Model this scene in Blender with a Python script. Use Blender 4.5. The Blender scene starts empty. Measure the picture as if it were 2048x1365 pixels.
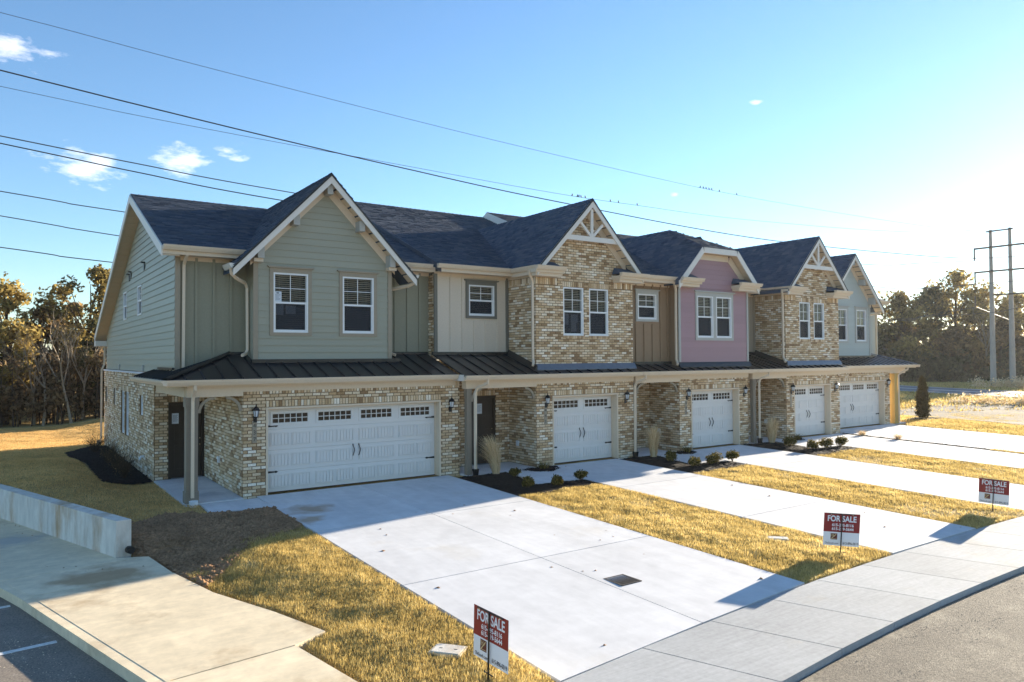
import bpy, math, random
import numpy as np
from mathutils import Vector, Matrix

S = bpy.context.scene
COL = S.collection
rnd = random.Random(7)
NR = np.random.RandomState(11)

# ------------------------------------------------------------------ camera, sky, sun, exposure
cam_d = bpy.data.cameras.new("camera")
cam = bpy.data.objects.new("camera", cam_d)
COL.objects.link(cam)
YAW, PITCH, ROLL = 0.96173, 0.022706, -0.006217
_f = Vector((math.cos(YAW) * math.cos(PITCH), math.sin(YAW) * math.cos(PITCH), math.sin(PITCH)))
_r0 = Vector((math.sin(YAW), -math.cos(YAW), 0))
_u0 = _r0.cross(_f)
_r = math.cos(ROLL) * _r0 + math.sin(ROLL) * _u0
_u = _r.cross(_f)
CAMLOC = Vector((0, -18.36, 3.40))
cam.matrix_world = Matrix(((_r.x, _u.x, -_f.x, CAMLOC.x), (_r.y, _u.y, -_f.y, CAMLOC.y), (_r.z, _u.z, -_f.z, CAMLOC.z), (0, 0, 0, 1)))
cam_d.sensor_width = 36
cam_d.lens = 36 * 1471.75 / 2048
cam_d.clip_start = 0.1
cam_d.clip_end = 3000
S.camera = cam

SUN_EL = math.radians(10.8)
SUN_AZ = math.radians(9.3)            # measured from +x towards +y
sun_dir = Vector((math.cos(SUN_AZ) * math.cos(SUN_EL), math.sin(SUN_AZ) * math.cos(SUN_EL), math.sin(SUN_EL)))
world = bpy.data.worlds.new("World")
S.world = world
world.use_nodes = True
wn, wl = world.node_tree.nodes, world.node_tree.links
wn.clear()
w_out = wn.new("ShaderNodeOutputWorld")
w_bg = wn.new("ShaderNodeBackground")
sky = wn.new("ShaderNodeTexSky")
sky.sky_type = 'NISHITA'
sky.sun_disc = False
sky.sun_elevation = SUN_EL
sky.sun_rotation = math.pi / 2 - SUN_AZ
sky.altitude = 100
sky.air_density = 1.0
sky.dust_density = 0.10
sky.ozone_density = 3.4
w_bg.inputs['Strength'].default_value = 0.078
# thin clouds: noise wisps gathered round a few directions of the sky
w_tc = wn.new("ShaderNodeTexCoord")
w_map = wn.new("ShaderNodeMapping"); w_map.inputs['Scale'].default_value = (9, 9, 26)
w_no = wn.new("ShaderNodeTexNoise"); w_no.inputs['Scale'].default_value = 3.0; w_no.inputs['Detail'].default_value = 7; w_no.inputs['Roughness'].default_value = 0.62
wl.new(w_tc.outputs['Generated'], w_map.inputs['Vector']); wl.new(w_map.outputs['Vector'], w_no.inputs['Vector'])
mask = None
for d, ax in (((0.010, 0.944, 0.336), 0.055), ((0.075, 0.971, 0.222), 0.062), ((0.187, 0.952, 0.240), 0.060), ((0.228, 0.939, 0.256), 0.035),
              ((0.721, 0.66, 0.211), 0.012), ((0.764, 0.564, 0.313), 0.012), ((-0.4, 0.85, 0.33), 0.12), ((-0.7, 0.5, 0.4), 0.12), ((0.5, -0.7, 0.4), 0.1), ((-0.5, -0.7, 0.5), 0.12)):
    v = Vector(d).normalized()
    s = wn.new("ShaderNodeVectorMath"); s.operation = 'SUBTRACT'; s.inputs[1].default_value = v
    wl.new(w_tc.outputs['Generated'], s.inputs[0])
    m = wn.new("ShaderNodeVectorMath"); m.operation = 'MULTIPLY'; m.inputs[1].default_value = (1, 1, 2.1)
    wl.new(s.outputs[0], m.inputs[0])
    l = wn.new("ShaderNodeVectorMath"); l.operation = 'LENGTH'; wl.new(m.outputs[0], l.inputs[0])
    r = wn.new("ShaderNodeMapRange"); r.inputs[1].default_value = ax; r.inputs[2].default_value = 0; r.inputs[3].default_value = 0; r.inputs[4].default_value = 1
    wl.new(l.outputs['Value'], r.inputs[0])
    if mask is None: mask = r.outputs[0]
    else:
        a = wn.new("ShaderNodeMath"); a.operation = 'MAXIMUM'; wl.new(mask, a.inputs[0]); wl.new(r.outputs[0], a.inputs[1]); mask = a.outputs[0]
cm = wn.new("ShaderNodeMath"); cm.operation = 'MULTIPLY_ADD'; cm.inputs[1].default_value = 0.42; wl.new(mask, cm.inputs[0]); wl.new(w_no.outputs[0], cm.inputs[2])
cr = wn.new("ShaderNodeMapRange"); cr.inputs[1].default_value = 0.66; cr.inputs[2].default_value = 1.06; cr.inputs[3].default_value = 0; cr.inputs[4].default_value = 0.72
wl.new(cm.outputs[0], cr.inputs[0])
cg = wn.new("ShaderNodeMath"); cg.operation = 'MULTIPLY'; wl.new(cr.outputs[0], cg.inputs[0])
mg = wn.new("ShaderNodeMath"); mg.operation = 'GREATER_THAN'; mg.inputs[1].default_value = 0.001; wl.new(mask, mg.inputs[0]); wl.new(mg.outputs[0], cg.inputs[1])
w_mix = wn.new("ShaderNodeMix"); w_mix.data_type = 'RGBA'
CLOUD_COL = (7.4, 7.0, 6.7, 1)
w_mix.inputs[7].default_value = CLOUD_COL
wl.new(cg.outputs[0], w_mix.inputs[0]); wl.new(sky.outputs[0], w_mix.inputs[6])
wl.new(w_mix.outputs[2], w_bg.inputs[0]); wl.new(w_bg.outputs[0], w_out.inputs[0])

sun_d = bpy.data.lights.new("sun", 'SUN')
sun_d.energy = 5.0
sun_d.angle = math.radians(0.5)
sun_d.color = (1.0, 0.88, 0.70)
sun = bpy.data.objects.new("sun", sun_d)
COL.objects.link(sun)
sun.rotation_euler = sun_dir.to_track_quat('Z', 'Y').to_euler()
sun.location = (60, 10, 40)

S.view_settings.view_transform = 'Standard'
S.view_settings.look = 'None'
S.view_settings.gamma = 1
S.view_settings.use_curve_mapping = False
S.view_settings.exposure = 1.95

# ------------------------------------------------------------------ materials
def nodes_of(name):
    m = bpy.data.materials.new(name); m.use_nodes = True
    nt = m.node_tree; p = nt.nodes['Principled BSDF']
    return m, nt, p

def mat(name, col, rough=.6, var=.0, vs=6, bump=.0, bs=60, spec=.5, metal=0, var2=.0, vs2=.8, stretch=None, tint=None, tint_s=1.0, tint_lo=.5, tint_hi=.7, ramp=None, tone_var=0.0, streak=None):
    """principled material: base colour varied by two noises, optional second colour in patches, optional tone ramp read from the 'tone' attribute"""
    m, nt, p = nodes_of(name)
    N, L = nt.nodes, nt.links
    geo = N.new('ShaderNodeNewGeometry')
    vec = geo.outputs['Position']
    if stretch:
        mp = N.new('ShaderNodeMapping'); mp.inputs['Scale'].default_value = stretch
        L.new(vec, mp.inputs[0]); vec = mp.outputs[0]
    def noise(s, det=4):
        n = N.new('ShaderNodeTexNoise'); n.inputs['Scale'].default_value = s; n.inputs['Detail'].default_value = det; n.inputs['Roughness'].default_value = .65
        L.new(vec, n.inputs['Vector']); return n.outputs[0]
    cur = None
    if ramp:
        at = N.new('ShaderNodeAttribute'); at.attribute_name = 'tone'
        rp = N.new('ShaderNodeValToRGB')
        el = rp.color_ramp.elements
        while len(el) < len(ramp): el.new(.5)
        for e, (po, c) in zip(el, ramp): e.position = po; e.color = (*c, 1)
        L.new(at.outputs['Fac'], rp.inputs[0]); cur = rp.outputs[0]
    else:
        rgb = N.new('ShaderNodeRGB'); rgb.outputs[0].default_value = (*col, 1); cur = rgb.outputs[0]
    if tint:
        mr = N.new('ShaderNodeMapRange'); mr.inputs[1].default_value = tint_lo; mr.inputs[2].default_value = tint_hi
        L.new(noise(tint_s, 6), mr.inputs[0])
        mx = N.new('ShaderNodeMix'); mx.data_type = 'RGBA'; mx.inputs[7].default_value = (*tint, 1)
        L.new(mr.outputs[0], mx.inputs[0]); L.new(cur, mx.inputs[6]); cur = mx.outputs[2]
    def vary(cur, fac, amt):
        mr = N.new('ShaderNodeMapRange'); mr.inputs[1].default_value = .3; mr.inputs[2].default_value = .7
        mr.inputs[3].default_value = 1 - amt; mr.inputs[4].default_value = 1 + amt
        L.new(fac, mr.inputs[0])
        vm = N.new('ShaderNodeVectorMath'); vm.operation = 'SCALE'
        L.new(cur, vm.inputs[0]); L.new(mr.outputs[0], vm.inputs['Scale']); return vm.outputs[0]
    if var: cur = vary(cur, noise(vs), var)
    if var2: cur = vary(cur, noise(vs2, 3), var2)
    if streak:                                             # (mapping scale, noise scale, amount): long marks in one direction
        mp = N.new('ShaderNodeMapping'); mp.inputs['Scale'].default_value = streak[0]; L.new(geo.outputs['Position'], mp.inputs[0])
        n = N.new('ShaderNodeTexNoise'); n.inputs['Scale'].default_value = streak[1]; n.inputs['Detail'].default_value = 5; n.inputs['Roughness'].default_value = .7; L.new(mp.outputs[0], n.inputs['Vector'])
        cur = vary(cur, n.outputs[0], streak[2])
    if tone_var:
        at = N.new('ShaderNodeAttribute'); at.attribute_name = 'tone'
        mr = N.new('ShaderNodeMapRange'); mr.inputs[3].default_value = 1 - tone_var; mr.inputs[4].default_value = 1 + tone_var
        L.new(at.outputs['Fac'], mr.inputs[0])
        vm = N.new('ShaderNodeVectorMath'); vm.operation = 'SCALE'
        L.new(cur, vm.inputs[0]); L.new(mr.outputs[0], vm.inputs['Scale']); cur = vm.outputs[0]
    L.new(cur, p.inputs['Base Color'])
    p.inputs['Roughness'].default_value = rough
    p.inputs['Metallic'].default_value = metal
    p.inputs['Specular IOR Level'].default_value = spec
    if bump:
        b = N.new('ShaderNodeBump'); b.inputs['Strength'].default_value = 1; b.inputs['Distance'].default_value = bump
        L.new(noise(bs, 5), b.inputs['Height']); L.new(b.outputs[0], p.inputs['Normal'])
    return m

def leaf_mat(name, ramp, trans=.35):
    m, nt, p = nodes_of(name); N, L = nt.nodes, nt.links
    at = N.new('ShaderNodeAttribute'); at.attribute_name = 'tone'
    rp = N.new('ShaderNodeValToRGB'); el = rp.color_ramp.elements
    while len(el) < len(ramp): el.new(.5)
    for e, (po, c) in zip(el, ramp): e.position = po; e.color = (*c, 1)
    L.new(at.outputs['Fac'], rp.inputs[0])
    d = N.new('ShaderNodeBsdfDiffuse'); t = N.new('ShaderNodeBsdfTranslucent'); mx = N.new('ShaderNodeMixShader'); mx.inputs[0].default_value = trans
    L.new(rp.outputs[0], d.inputs[0]); L.new(rp.outputs[0], t.inputs[0]); L.new(d.outputs[0], mx.inputs[1]); L.new(t.outputs[0], mx.inputs[2])
    L.new(mx.outputs[0], N['Material Output'].inputs[0]); N.remove(p)
    return m

def glass_mat(name, tint=(1, 1, 1), refl=.16):
    m, nt, p = nodes_of(name); N, L = nt.nodes, nt.links
    t = N.new('ShaderNodeBsdfTransparent'); t.inputs[0].default_value = (*tint, 1)
    g = N.new('ShaderNodeBsdfGlossy'); g.inputs['Roughness'].default_value = .02
    fr = N.new('ShaderNodeLayerWeight'); fr.inputs[0].default_value = refl
    mx = N.new('ShaderNodeMixShader')
    L.new(fr.outputs['Fresnel'], mx.inputs[0]); L.new(t.outputs[0], mx.inputs[1]); L.new(g.outputs[0], mx.inputs[2])
    L.new(mx.outputs[0], N['Material Output'].inputs[0]); N.remove(p)
    return m

BRICK_RAMP = [(0, (.22, .130, .066)), (.25, (.37, .235, .125)), (.5, (.56, .385, .215)), (.70, (.67, .50, .315)), (.86, (.77, .64, .46)), (1, (.87, .79, .66))]
MT = dict(
    brick=mat('brick_clay', (0, 0, 0), .85, .24, 45, .003, 90, .3, ramp=BRICK_RAMP, tint=(.80, .72, .58), tint_s=34, tint_lo=.62, tint_hi=.78),
    mortar=mat('mortar', (.22, .140, .072), .95, .15, 25, .003, 120, .2),
    concrete=mat('drive_concrete', (.645, .64, .64), .85, .07, 3, .0015, 160, .3, var2=.07, vs2=.5, tint=(.56, .52, .45), tint_s=.55, tint_lo=.58, tint_hi=.88, tone_var=.05, streak=((1, .10, 1), 2.6, .075)),
    concrete_brushed=mat('sidewalk_concrete', (.385, .395, .40), .88, .09, 14, .004, 220, .3, var2=.09, vs2=.7, tone_var=.09, streak=((.05, 1, 1), 26, .10), tint=(.40, .36, .29), tint_s=.9, tint_lo=.56, tint_hi=.85),
    concrete_tan=mat('walkway_concrete', (.74, .62, .43), .9, .10, 5, .003, 180, .3, var2=.10, vs2=.9, tint=(.40, .27, .14), tint_s=.8, tint_lo=.54, tint_hi=.80, tone_var=.05, streak=((.25, 1, 1), 6, .07)),
    concrete_wall=mat('wall_concrete', (.66, .62, .55), .9, .12, 7, .004, 60, .3, var2=.12, vs2=1.2, tint=(.40, .26, .14), tint_s=1.3, tint_lo=.50, tint_hi=.72, stretch=(1, 1, .35)),
    joint=mat('joint_dirt', (.10, .085, .065), .95),
    asphalt=mat('lot_asphalt', (.225, .190, .155), .9, .40, 40, .008, 120, .3, var2=.2, vs2=.8, tint=(.42, .38, .32), tint_s=2.4, tint_lo=.60, tint_hi=.78),
    street=mat('street_asphalt', (.19, .165, .13), .95, .50, 34, .014, 80, .25, var2=.14, vs2=.5, tint=(.34, .30, .23), tint_s=1.8, tint_lo=.50, tint_hi=.80),
    road=mat('road_asphalt', (.16, .16, .165), .85, .15, 3, 0, 30, .3),
    gravel=mat('gravel_fines', (.185, .155, .115), .95, .3, 5, .02, 20, .2, var2=.2, vs2=.3),
    ground=mat('ground_thatch', (.46, .33, .135), .95, .30, 16, .02, 40, .1, var2=.18, vs2=.5, tint=(.25, .165, .075), tint_s=1.1, tint_lo=.55, tint_hi=.75),
    soil=mat('bare_soil', (.37, .215, .115), .98, .4, 16, .03, 30, .1, var2=.25, vs2=1.5),
    mulch=mat('mulch_bark', (.018, .013, .010), .95, .5, 45, .025, 60, .2),
    sage=mat('siding_sage', (.345, .335, .255), .45, .05, 30, .0006, 90, .4, stretch=(1, 1, 6), tone_var=.035),
    pink=mat('siding_rose', (.375, .225, .240), .55, .05, 30, .0006, 90, .4, stretch=(1, 1, 6), tone_var=.04),
    bluegray=mat('siding_seafoam', (.45, .48, .44), .55, .05, 30, .0006, 90, .4, stretch=(1, 1, 6), tone_var=.035),
    bb_sage=mat('board_sage', (.275, .265, .190), .6, .05, 20, .0006, 80, .4),
    bb_beige=mat('board_beige', (.66, .56, .44), .6, .05, 20, .0006, 80, .4),
    bb_brown=mat('board_brown', (.29, .190, .110), .6, .05, 20, .0006, 80, .4),
    bb_taupe=mat('board_taupe', (.42, .35, .26), .6, .05, 20, .0006, 80, .4),
    trim=mat('trim_beige', (.70, .57, .42), .45, .03, 12, 0, 1, .4),
    rake=mat('trim_pale', (.74, .69, .62), .5, .03, 12, 0, 1, .4),
    taupe=mat('trim_taupe', (.33, .275, .20), .55, .04, 12, 0, 1, .4),
    post_taupe=mat('post_taupe', (.25, .21, .16), .55, .04, 12, 0, 1, .4),
    olive=mat('trim_olive', (.165, .155, .125), .55, .04, 12, 0, 1, .4),
    graytrim=mat('trim_gray', (.42, .41, .37), .55, .04, 12, 0, 1, .4),
    soffit=mat('soffit_vinyl', (.66, .52, .36), .6, .03, 10, 0, 1, .3),
    vinyl=mat('window_vinyl', (.80, .80, .79), .4, 0, 1, 0, 1, .4),
    door_paint=mat('garage_paint', (.735, .705, .665), .5, .02, 4, .0003, 200, .4),
    entry=mat('entry_door_paint', (.040, .026, .016), .5, .1, 8, 0, 1, .4),
    shingle=mat('shingle_granules', (0, 0, 0), .9, .22, 60, .003, 220, .25, ramp=[(0, (.030, .045, .074)), (.5, (.070, .093, .132)), (1, (.128, .144, .168))]),
    metal=mat('roof_metal', (.021, .023, .028), .28, .1, 3, 0, 1, .5, metal=.35, tone_var=.12),
    flashing=mat('roof_flashing', (.045, .042, .040), .35, .1, 3, 0, 1, .5, metal=.6),
    lead=mat('gray_flashing', (.15, .16, .18), .4, .1, 6, .002, 20, .5, metal=.4),
    black=mat('black_iron', (.010, .010, .011), .4, 0, 1, 0, 1, .5),
    frost=mat('lantern_glass', (.62, .65, .68), .25, 0, 1, 0, 1, .5),
    brass=mat('nickel_handle', (.62, .58, .50), .25, 0, 1, 0, 1, .5, metal=1),
    white=mat('white_plastic', (.75, .76, .77), .45, .03, 8, 0, 1, .4),
    paper=mat('notice_paper', (.62, .66, .70), .8, .05, 30, 0, 1, .3),
    ink=mat('notice_ink', (.12, .14, .18), .8),
    blind=mat('blind_slat', (.46, .42, .34), .6, .03, 9, 0, 1, .3),
    dark=mat('room_dark', (.012, .011, .010), .9),
    screen=None,
    sign_red=mat('sign_red', (.255, .012, .013), .4, .03, 6, 0, 1, .4),
    sign_white=mat('sign_white', (.78, .80, .83), .45, .02, 6, 0, 1, .4),
    sign_ink=mat('sign_ink', (.05, .05, .06), .5),
    sign_maroon=mat('sign_maroon', (.11, .018, .014), .5),
    sign_gold=mat('sign_gold', (.60, .47, .25), .5),
    bark=mat('tree_bark', (.085, .062, .043), .95, .3, 12, .02, 25, .1),
    pale_bark=mat('pale_bark', (.31, .255, .185), .9, .25, 8, .01, 30, .1),
    steel_pole=mat('pole_wood', (.36, .33, .29), .85, .2, 3, .01, 20, .2, stretch=(6, 6, .5)),
    arm=mat('crossarm_wood', (.12, .095, .075), .9),
    wire=mat('wire_black', (.030, .030, .032), .6),
    bird=mat('bird_black', (.02, .02, .022), .7),
    paint=mat('line_paint', (.66, .66, .63), .8, .25, 20, 0, 1, .2),
    iron=mat('cast_iron', (.060, .050, .042), .6, .3, 30, .003, 60, .4),
    roof_far=mat('far_roof', (.10, .09, .085), .9),
    wall_far=mat('far_wall', (.58, .55, .50), .9),
)
def add_stain(m, c, r, col, sc=2.2, amt=.75):
    nt = m.node_tree; N, L = nt.nodes, nt.links; p = N['Principled BSDF']; src = p.inputs['Base Color'].links[0].from_socket
    g = N.new('ShaderNodeNewGeometry'); d = N.new('ShaderNodeVectorMath'); d.operation = 'DISTANCE'; d.inputs[1].default_value = c; L.new(g.outputs['Position'], d.inputs[0])
    n = N.new('ShaderNodeTexNoise'); n.inputs['Scale'].default_value = sc; n.inputs['Detail'].default_value = 7; L.new(g.outputs['Position'], n.inputs['Vector'])
    a = N.new('ShaderNodeMath'); a.operation = 'MULTIPLY_ADD'; a.inputs[1].default_value = -1 / r; a.inputs[2].default_value = .55; L.new(d.outputs['Value'], a.inputs[0])
    b = N.new('ShaderNodeMath'); b.operation = 'ADD'; L.new(a.outputs[0], b.inputs[0]); L.new(n.outputs[0], b.inputs[1])
    q = N.new('ShaderNodeMapRange'); q.inputs[1].default_value = .50; q.inputs[2].default_value = .85; q.inputs[4].default_value = amt; L.new(b.outputs[0], q.inputs[0])
    x = N.new('ShaderNodeMix'); x.data_type = 'RGBA'; x.inputs[7].default_value = (*col, 1); L.new(q.outputs[0], x.inputs[0]); L.new(src, x.inputs[6]); L.new(x.outputs[2], p.inputs['Base Color'])
add_stain(MT['concrete'], (5.9, -1.75, 0), 1.1, (.36, .23, .12))
add_stain(MT['concrete'], (5.5, -2.7, 0), .8, (.40, .27, .15))
add_stain(MT['concrete'], (4.35, 1.2, 0), .9, (.34, .36, .40), 1.6, .6)
add_stain(MT['concrete_tan'], (1.5, -4.0, -.3), 1.5, (.34, .21, .10))
add_stain(MT['concrete_tan'], (.2, 0, -.3), 1.6, (.42, .40, .36))
MT['glass'] = glass_mat('window_glass', (.93, .95, .96), .10)
MT['dark_glass'] = mat('garage_glass', (.030, .022, .015), .08, .2, 9, 0, 1, .6)
def _screen():
    m, nt, p = nodes_of('insect_screen'); N, L = nt.nodes, nt.links
    t = N.new('ShaderNodeBsdfTransparent'); mx = N.new('ShaderNodeMixShader'); mx.inputs[0].default_value = .52
    p.inputs['Base Color'].default_value = (.025, .03, .04, 1); p.inputs['Roughness'].default_value = .7
    L.new(t.outputs[0], mx.inputs[1]); L.new(p.outputs[0], mx.inputs[2]); L.new(mx.outputs[0], N['Material Output'].inputs[0]); return m
MT['screen'] = _screen()
MT['grass'] = leaf_mat('dormant_grass', [(0, (.23, .160, .052)), (.45, (.55, .405, .140)), (.8, (.72, .555, .220)), (1, (.82, .67, .33))], .45)
MT['grass_side'] = leaf_mat('dull_grass', [(0, (.42, .26, .10)), (.5, (.74, .48, .19)), (1, (.88, .64, .30))], .3)
MT['plume'] = leaf_mat('straw_blade', [(0, (.46, .32, .16)), (.5, (.78, .60, .35)), (1, (.92, .78, .54))], .3)
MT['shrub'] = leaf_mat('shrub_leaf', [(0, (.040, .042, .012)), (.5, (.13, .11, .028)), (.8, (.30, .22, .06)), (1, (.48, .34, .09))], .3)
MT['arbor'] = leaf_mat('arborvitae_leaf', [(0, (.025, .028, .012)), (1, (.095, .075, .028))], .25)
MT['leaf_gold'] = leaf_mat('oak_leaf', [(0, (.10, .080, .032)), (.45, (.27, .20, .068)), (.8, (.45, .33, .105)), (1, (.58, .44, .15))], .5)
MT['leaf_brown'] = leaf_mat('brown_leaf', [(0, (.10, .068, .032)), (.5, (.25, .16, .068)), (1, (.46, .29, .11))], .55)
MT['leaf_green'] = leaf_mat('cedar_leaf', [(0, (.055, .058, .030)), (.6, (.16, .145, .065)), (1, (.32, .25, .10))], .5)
MT['brush'] = leaf_mat('dry_brush', [(0, (.14, .10, .055)), (.6, (.32, .22, .115)), (1, (.48, .34, .17))], .45)

# ------------------------------------------------------------------ mesh helpers
WLOC = {}
class MB:
    def __init__(s): s.v = []; s.f = []; s.t = []
    def add(s, vs, fs, tone=.5):
        b = len(s.v); s.v.extend(vs)
        for f in fs: s.f.append([i + b for i in f]); s.t.append(tone)
    def hexa(s, p, tone=.5, skip=()):
        fs = [(0, 3, 2, 1), (4, 5, 6, 7), (0, 1, 5, 4), (1, 2, 6, 5), (2, 3, 7, 6), (3, 0, 4, 7)]
        s.add(p, [f for i, f in enumerate(fs) if i not in skip], tone)
    def box(s, x0, x1, y0, y1, z0, z1, tone=.5):
        s.hexa([(x0, y0, z0), (x1, y0, z0), (x1, y1, z0), (x0, y1, z0), (x0, y0, z1), (x1, y0, z1), (x1, y1, z1), (x0, y1, z1)], tone)
    def prism(s, poly, z0, z1, tone=.5):
        n = len(poly)
        zz1 = z1 if callable(z1) else (lambda x, y: z1)
        zz0 = z0 if callable(z0) else (lambda x, y: z0)
        s.add([(x, y, zz0(x, y)) for x, y in poly] + [(x, y, zz1(x, y)) for x, y in poly],
              [tuple(range(n))[::-1], tuple(range(n, 2 * n))] + [(i, (i + 1) % n, n + (i + 1) % n, n + i) for i in range(n)], tone)
    def extrude(s, prof, a, b, axis, tone=.5):
        """profile of (p, q) points swept along axis 'x' (p=y, q=z) or 'y' (p=x, q=z)"""
        n = len(prof)
        if axis == 'x': A = [(a, p, q) for p, q in prof]; B = [(b, p, q) for p, q in prof]
        else: A = [(p, a, q) for p, q in prof]; B = [(p, b, q) for p, q in prof]
        s.add(A + B, [tuple(range(n))[::-1], tuple(range(n, 2 * n))] + [(i, (i + 1) % n, n + (i + 1) % n, n + i) for i in range(n)], tone)
    def tube(s, pts, r, n=6, tone=.5, phase=0.0, cap=True):
        P = [Vector(p) for p in pts]; k = len(P)
        R = r if isinstance(r, (list, tuple)) else [r] * k
        base = len(s.v); ref = None
        for i in range(k):
            d = (P[min(i + 1, k - 1)] - P[max(i - 1, 0)]).normalized()
            if ref is None:
                ref = Vector((0, 0, 1)) if abs(d.z) < .9 else Vector((1, 0, 0))
            a = d.cross(ref)
            if a.length < 1e-4: a = d.cross(Vector((.3, 1, .2)))
            a.normalize(); b = a.cross(d).normalized(); ref = b if abs(b.dot(d)) < .9 else ref
            for j in range(n):
                t = phase + 2 * math.pi * j / n
                s.v.append(tuple(P[i] + a * (R[i] * math.cos(t)) + b * (R[i] * math.sin(t))))
        for i in range(k - 1):
            for j in range(n):
                j2 = (j + 1) % n
                s.f.append([base + i * n + j, base + i * n + j2, base + (i + 1) * n + j2, base + (i + 1) * n + j]); s.t.append(tone)
        if cap:
            s.f.append([base + j for j in range(n)][::-1]); s.t.append(tone)
            s.f.append([base + (k - 1) * n + j for j in range(n)]); s.t.append(tone)
    def lathe(s, prof, c, n=10, tone=.5):
        base = len(s.v)
        for r, z in prof:
            for j in range(n):
                t = 2 * math.pi * j / n; s.v.append((c[0] + r * math.cos(t), c[1] + r * math.sin(t), c[2] + z))
        for i in range(len(prof) - 1):
            for j in range(n):
                j2 = (j + 1) % n; s.f.append([base + i * n + j, base + i * n + j2, base + (i + 1) * n + j2, base + (i + 1) * n + j]); s.t.append(tone)
    def poly(s, pts, tone=.5): s.add(pts, [tuple(range(len(pts)))], tone)
    def mesh(s, name, org):
        me = bpy.data.meshes.new(name)
        ox, oy, oz = org
        me.from_pydata([(x - ox, y - oy, z - oz) for x, y, z in s.v], [], s.f)
        a = me.attributes.new('tone', 'FLOAT', 'FACE'); a.data.foreach_set('value', s.t)
        me.update(); return me
    def build(s, name, m, parent=None, **k):
        if not s.v: return None
        V = np.array(s.v); lo, hi = V.min(0), V.max(0)
        org = (float((lo[0] + hi[0]) / 2), float((lo[1] + hi[1]) / 2), float(lo[2]))
        me = s.mesh(name, org); me.materials.append(MT[m] if isinstance(m, str) else m)
        return link(name, me, org, parent, **k)

def link(name, data, loc, parent=None, label=None, cat=None, group=None, kind=None):
    o = bpy.data.objects.new(name, data); COL.objects.link(o)
    if parent:
        pl = WLOC[parent.name]; o.parent = parent; o.location = (loc[0] - pl[0], loc[1] - pl[1], loc[2] - pl[2])
    else: o.location = loc
    WLOC[o.name] = tuple(loc)
    if label: o['label'] = label
    if cat: o['category'] = cat
    if group: o['group'] = group
    if kind: o['kind'] = kind
    return o

def thing(name, loc, label, cat, group=None): return link(name, None, loc, None, label, cat, group)

def np_mesh(name, V, F, tone, m, parent=None, org=(0, 0, 0), **k):
    """big meshes straight from arrays; F is (M, k)"""
    me = bpy.data.meshes.new(name)
    V = np.asarray(V, np.float32) - np.array(org, np.float32); F = np.asarray(F, np.int32)
    me.vertices.add(len(V)); me.vertices.foreach_set('co', V.ravel())
    kk = F.shape[1]
    me.loops.add(F.size); me.loops.foreach_set('vertex_index', F.ravel())
    me.polygons.add(len(F)); me.polygons.foreach_set('loop_start', np.arange(0, F.size, kk, dtype=np.int32))
    me.update(calc_edges=True)
    if tone is not None:
        a = me.attributes.new('tone', 'FLOAT', 'FACE'); a.data.foreach_set('value', np.asarray(tone, np.float32))
    me.materials.append(MT[m])
    return link(name, me, org, parent, **k)

_LAT = NR.rand(64, 64)
def vnoise(x, y):
    x = np.asarray(x, float); y = np.asarray(y, float)
    xi = np.floor(x).astype(int); yi = np.floor(y).astype(int); fx = x - xi; fy = y - yi
    fx = fx * fx * (3 - 2 * fx); fy = fy * fy * (3 - 2 * fy)
    g = lambda a, b: _LAT[a % 64, b % 64]
    return (g(xi, yi) * (1 - fx) + g(xi + 1, yi) * fx) * (1 - fy) + (g(xi, yi + 1) * (1 - fx) + g(xi + 1, yi + 1) * fx) * fy
def fbm(x, y, o=4):
    s = 0; a = .5
    for i in range(o): s = s + a * vnoise(np.asarray(x) * 2 ** i + 7.3 * i, np.asarray(y) * 2 ** i + 3.1 * i); a *= .5
    return s

# ------------------------------------------------------------------ wall builders
class Plane:
    """a wall plane: u runs along it, d is the distance out of it"""
    def __init__(s, O, U, N): s.O = O; s.U = U; s.N = N
    def p(s, u, z, d=0): return (s.O[0] + s.U[0] * u + s.N[0] * d, s.O[1] + s.U[1] * u + s.N[1] * d, z)
    def box(s, mb, u0, u1, z0, z1, d0, d1, tone=.5):
        mb.hexa([s.p(u0, z0, d0), s.p(u1, z0, d0), s.p(u1, z0, d1), s.p(u0, z0, d1), s.p(u0, z1, d0), s.p(u1, z1, d0), s.p(u1, z1, d1), s.p(u0, z1, d1)], tone)
    def slab(s, mb, poly, d0, d1, tone=.5):
        n = len(poly)
        mb.add([s.p(u, z, d0) for u, z in poly] + [s.p(u, z, d1) for u, z in poly],
               [tuple(range(n))[::-1], tuple(range(n, 2 * n))] + [(i, (i + 1) % n, n + (i + 1) % n, n + i) for i in range(n)], tone)

def backing(mb, P, u0, u1, z0, z1, openings, th=.10):
    zs = sorted({z0, z1, *[min(max(z, z0), z1) for o in openings for z in o[2:4]]})
    for a, b in zip(zs, zs[1:]):
        if b - a < 1e-4: continue
        cuts = sorted((max(o[0], u0), min(o[1], u1)) for o in openings if o[2] < b - 1e-4 and o[3] > a + 1e-4)
        c = u0
        for x0, x1 in cuts:
            if x0 > c + 1e-4: P.box(mb, c, x0, a, b, -th, 0)
            c = max(c, x1)
        if u1 > c + 1e-4: P.box(mb, c, u1, a, b, -th, 0)

def span_cut(a, b, cuts):
    out = []; c = a
    for x0, x1 in sorted(cuts):
        if x1 <= a or x0 >= b: continue
        if x0 > c + .02: out.append((c, x0))
        c = max(c, x1)
    if b > c + .02: out.append((c, b))
    return out

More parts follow.
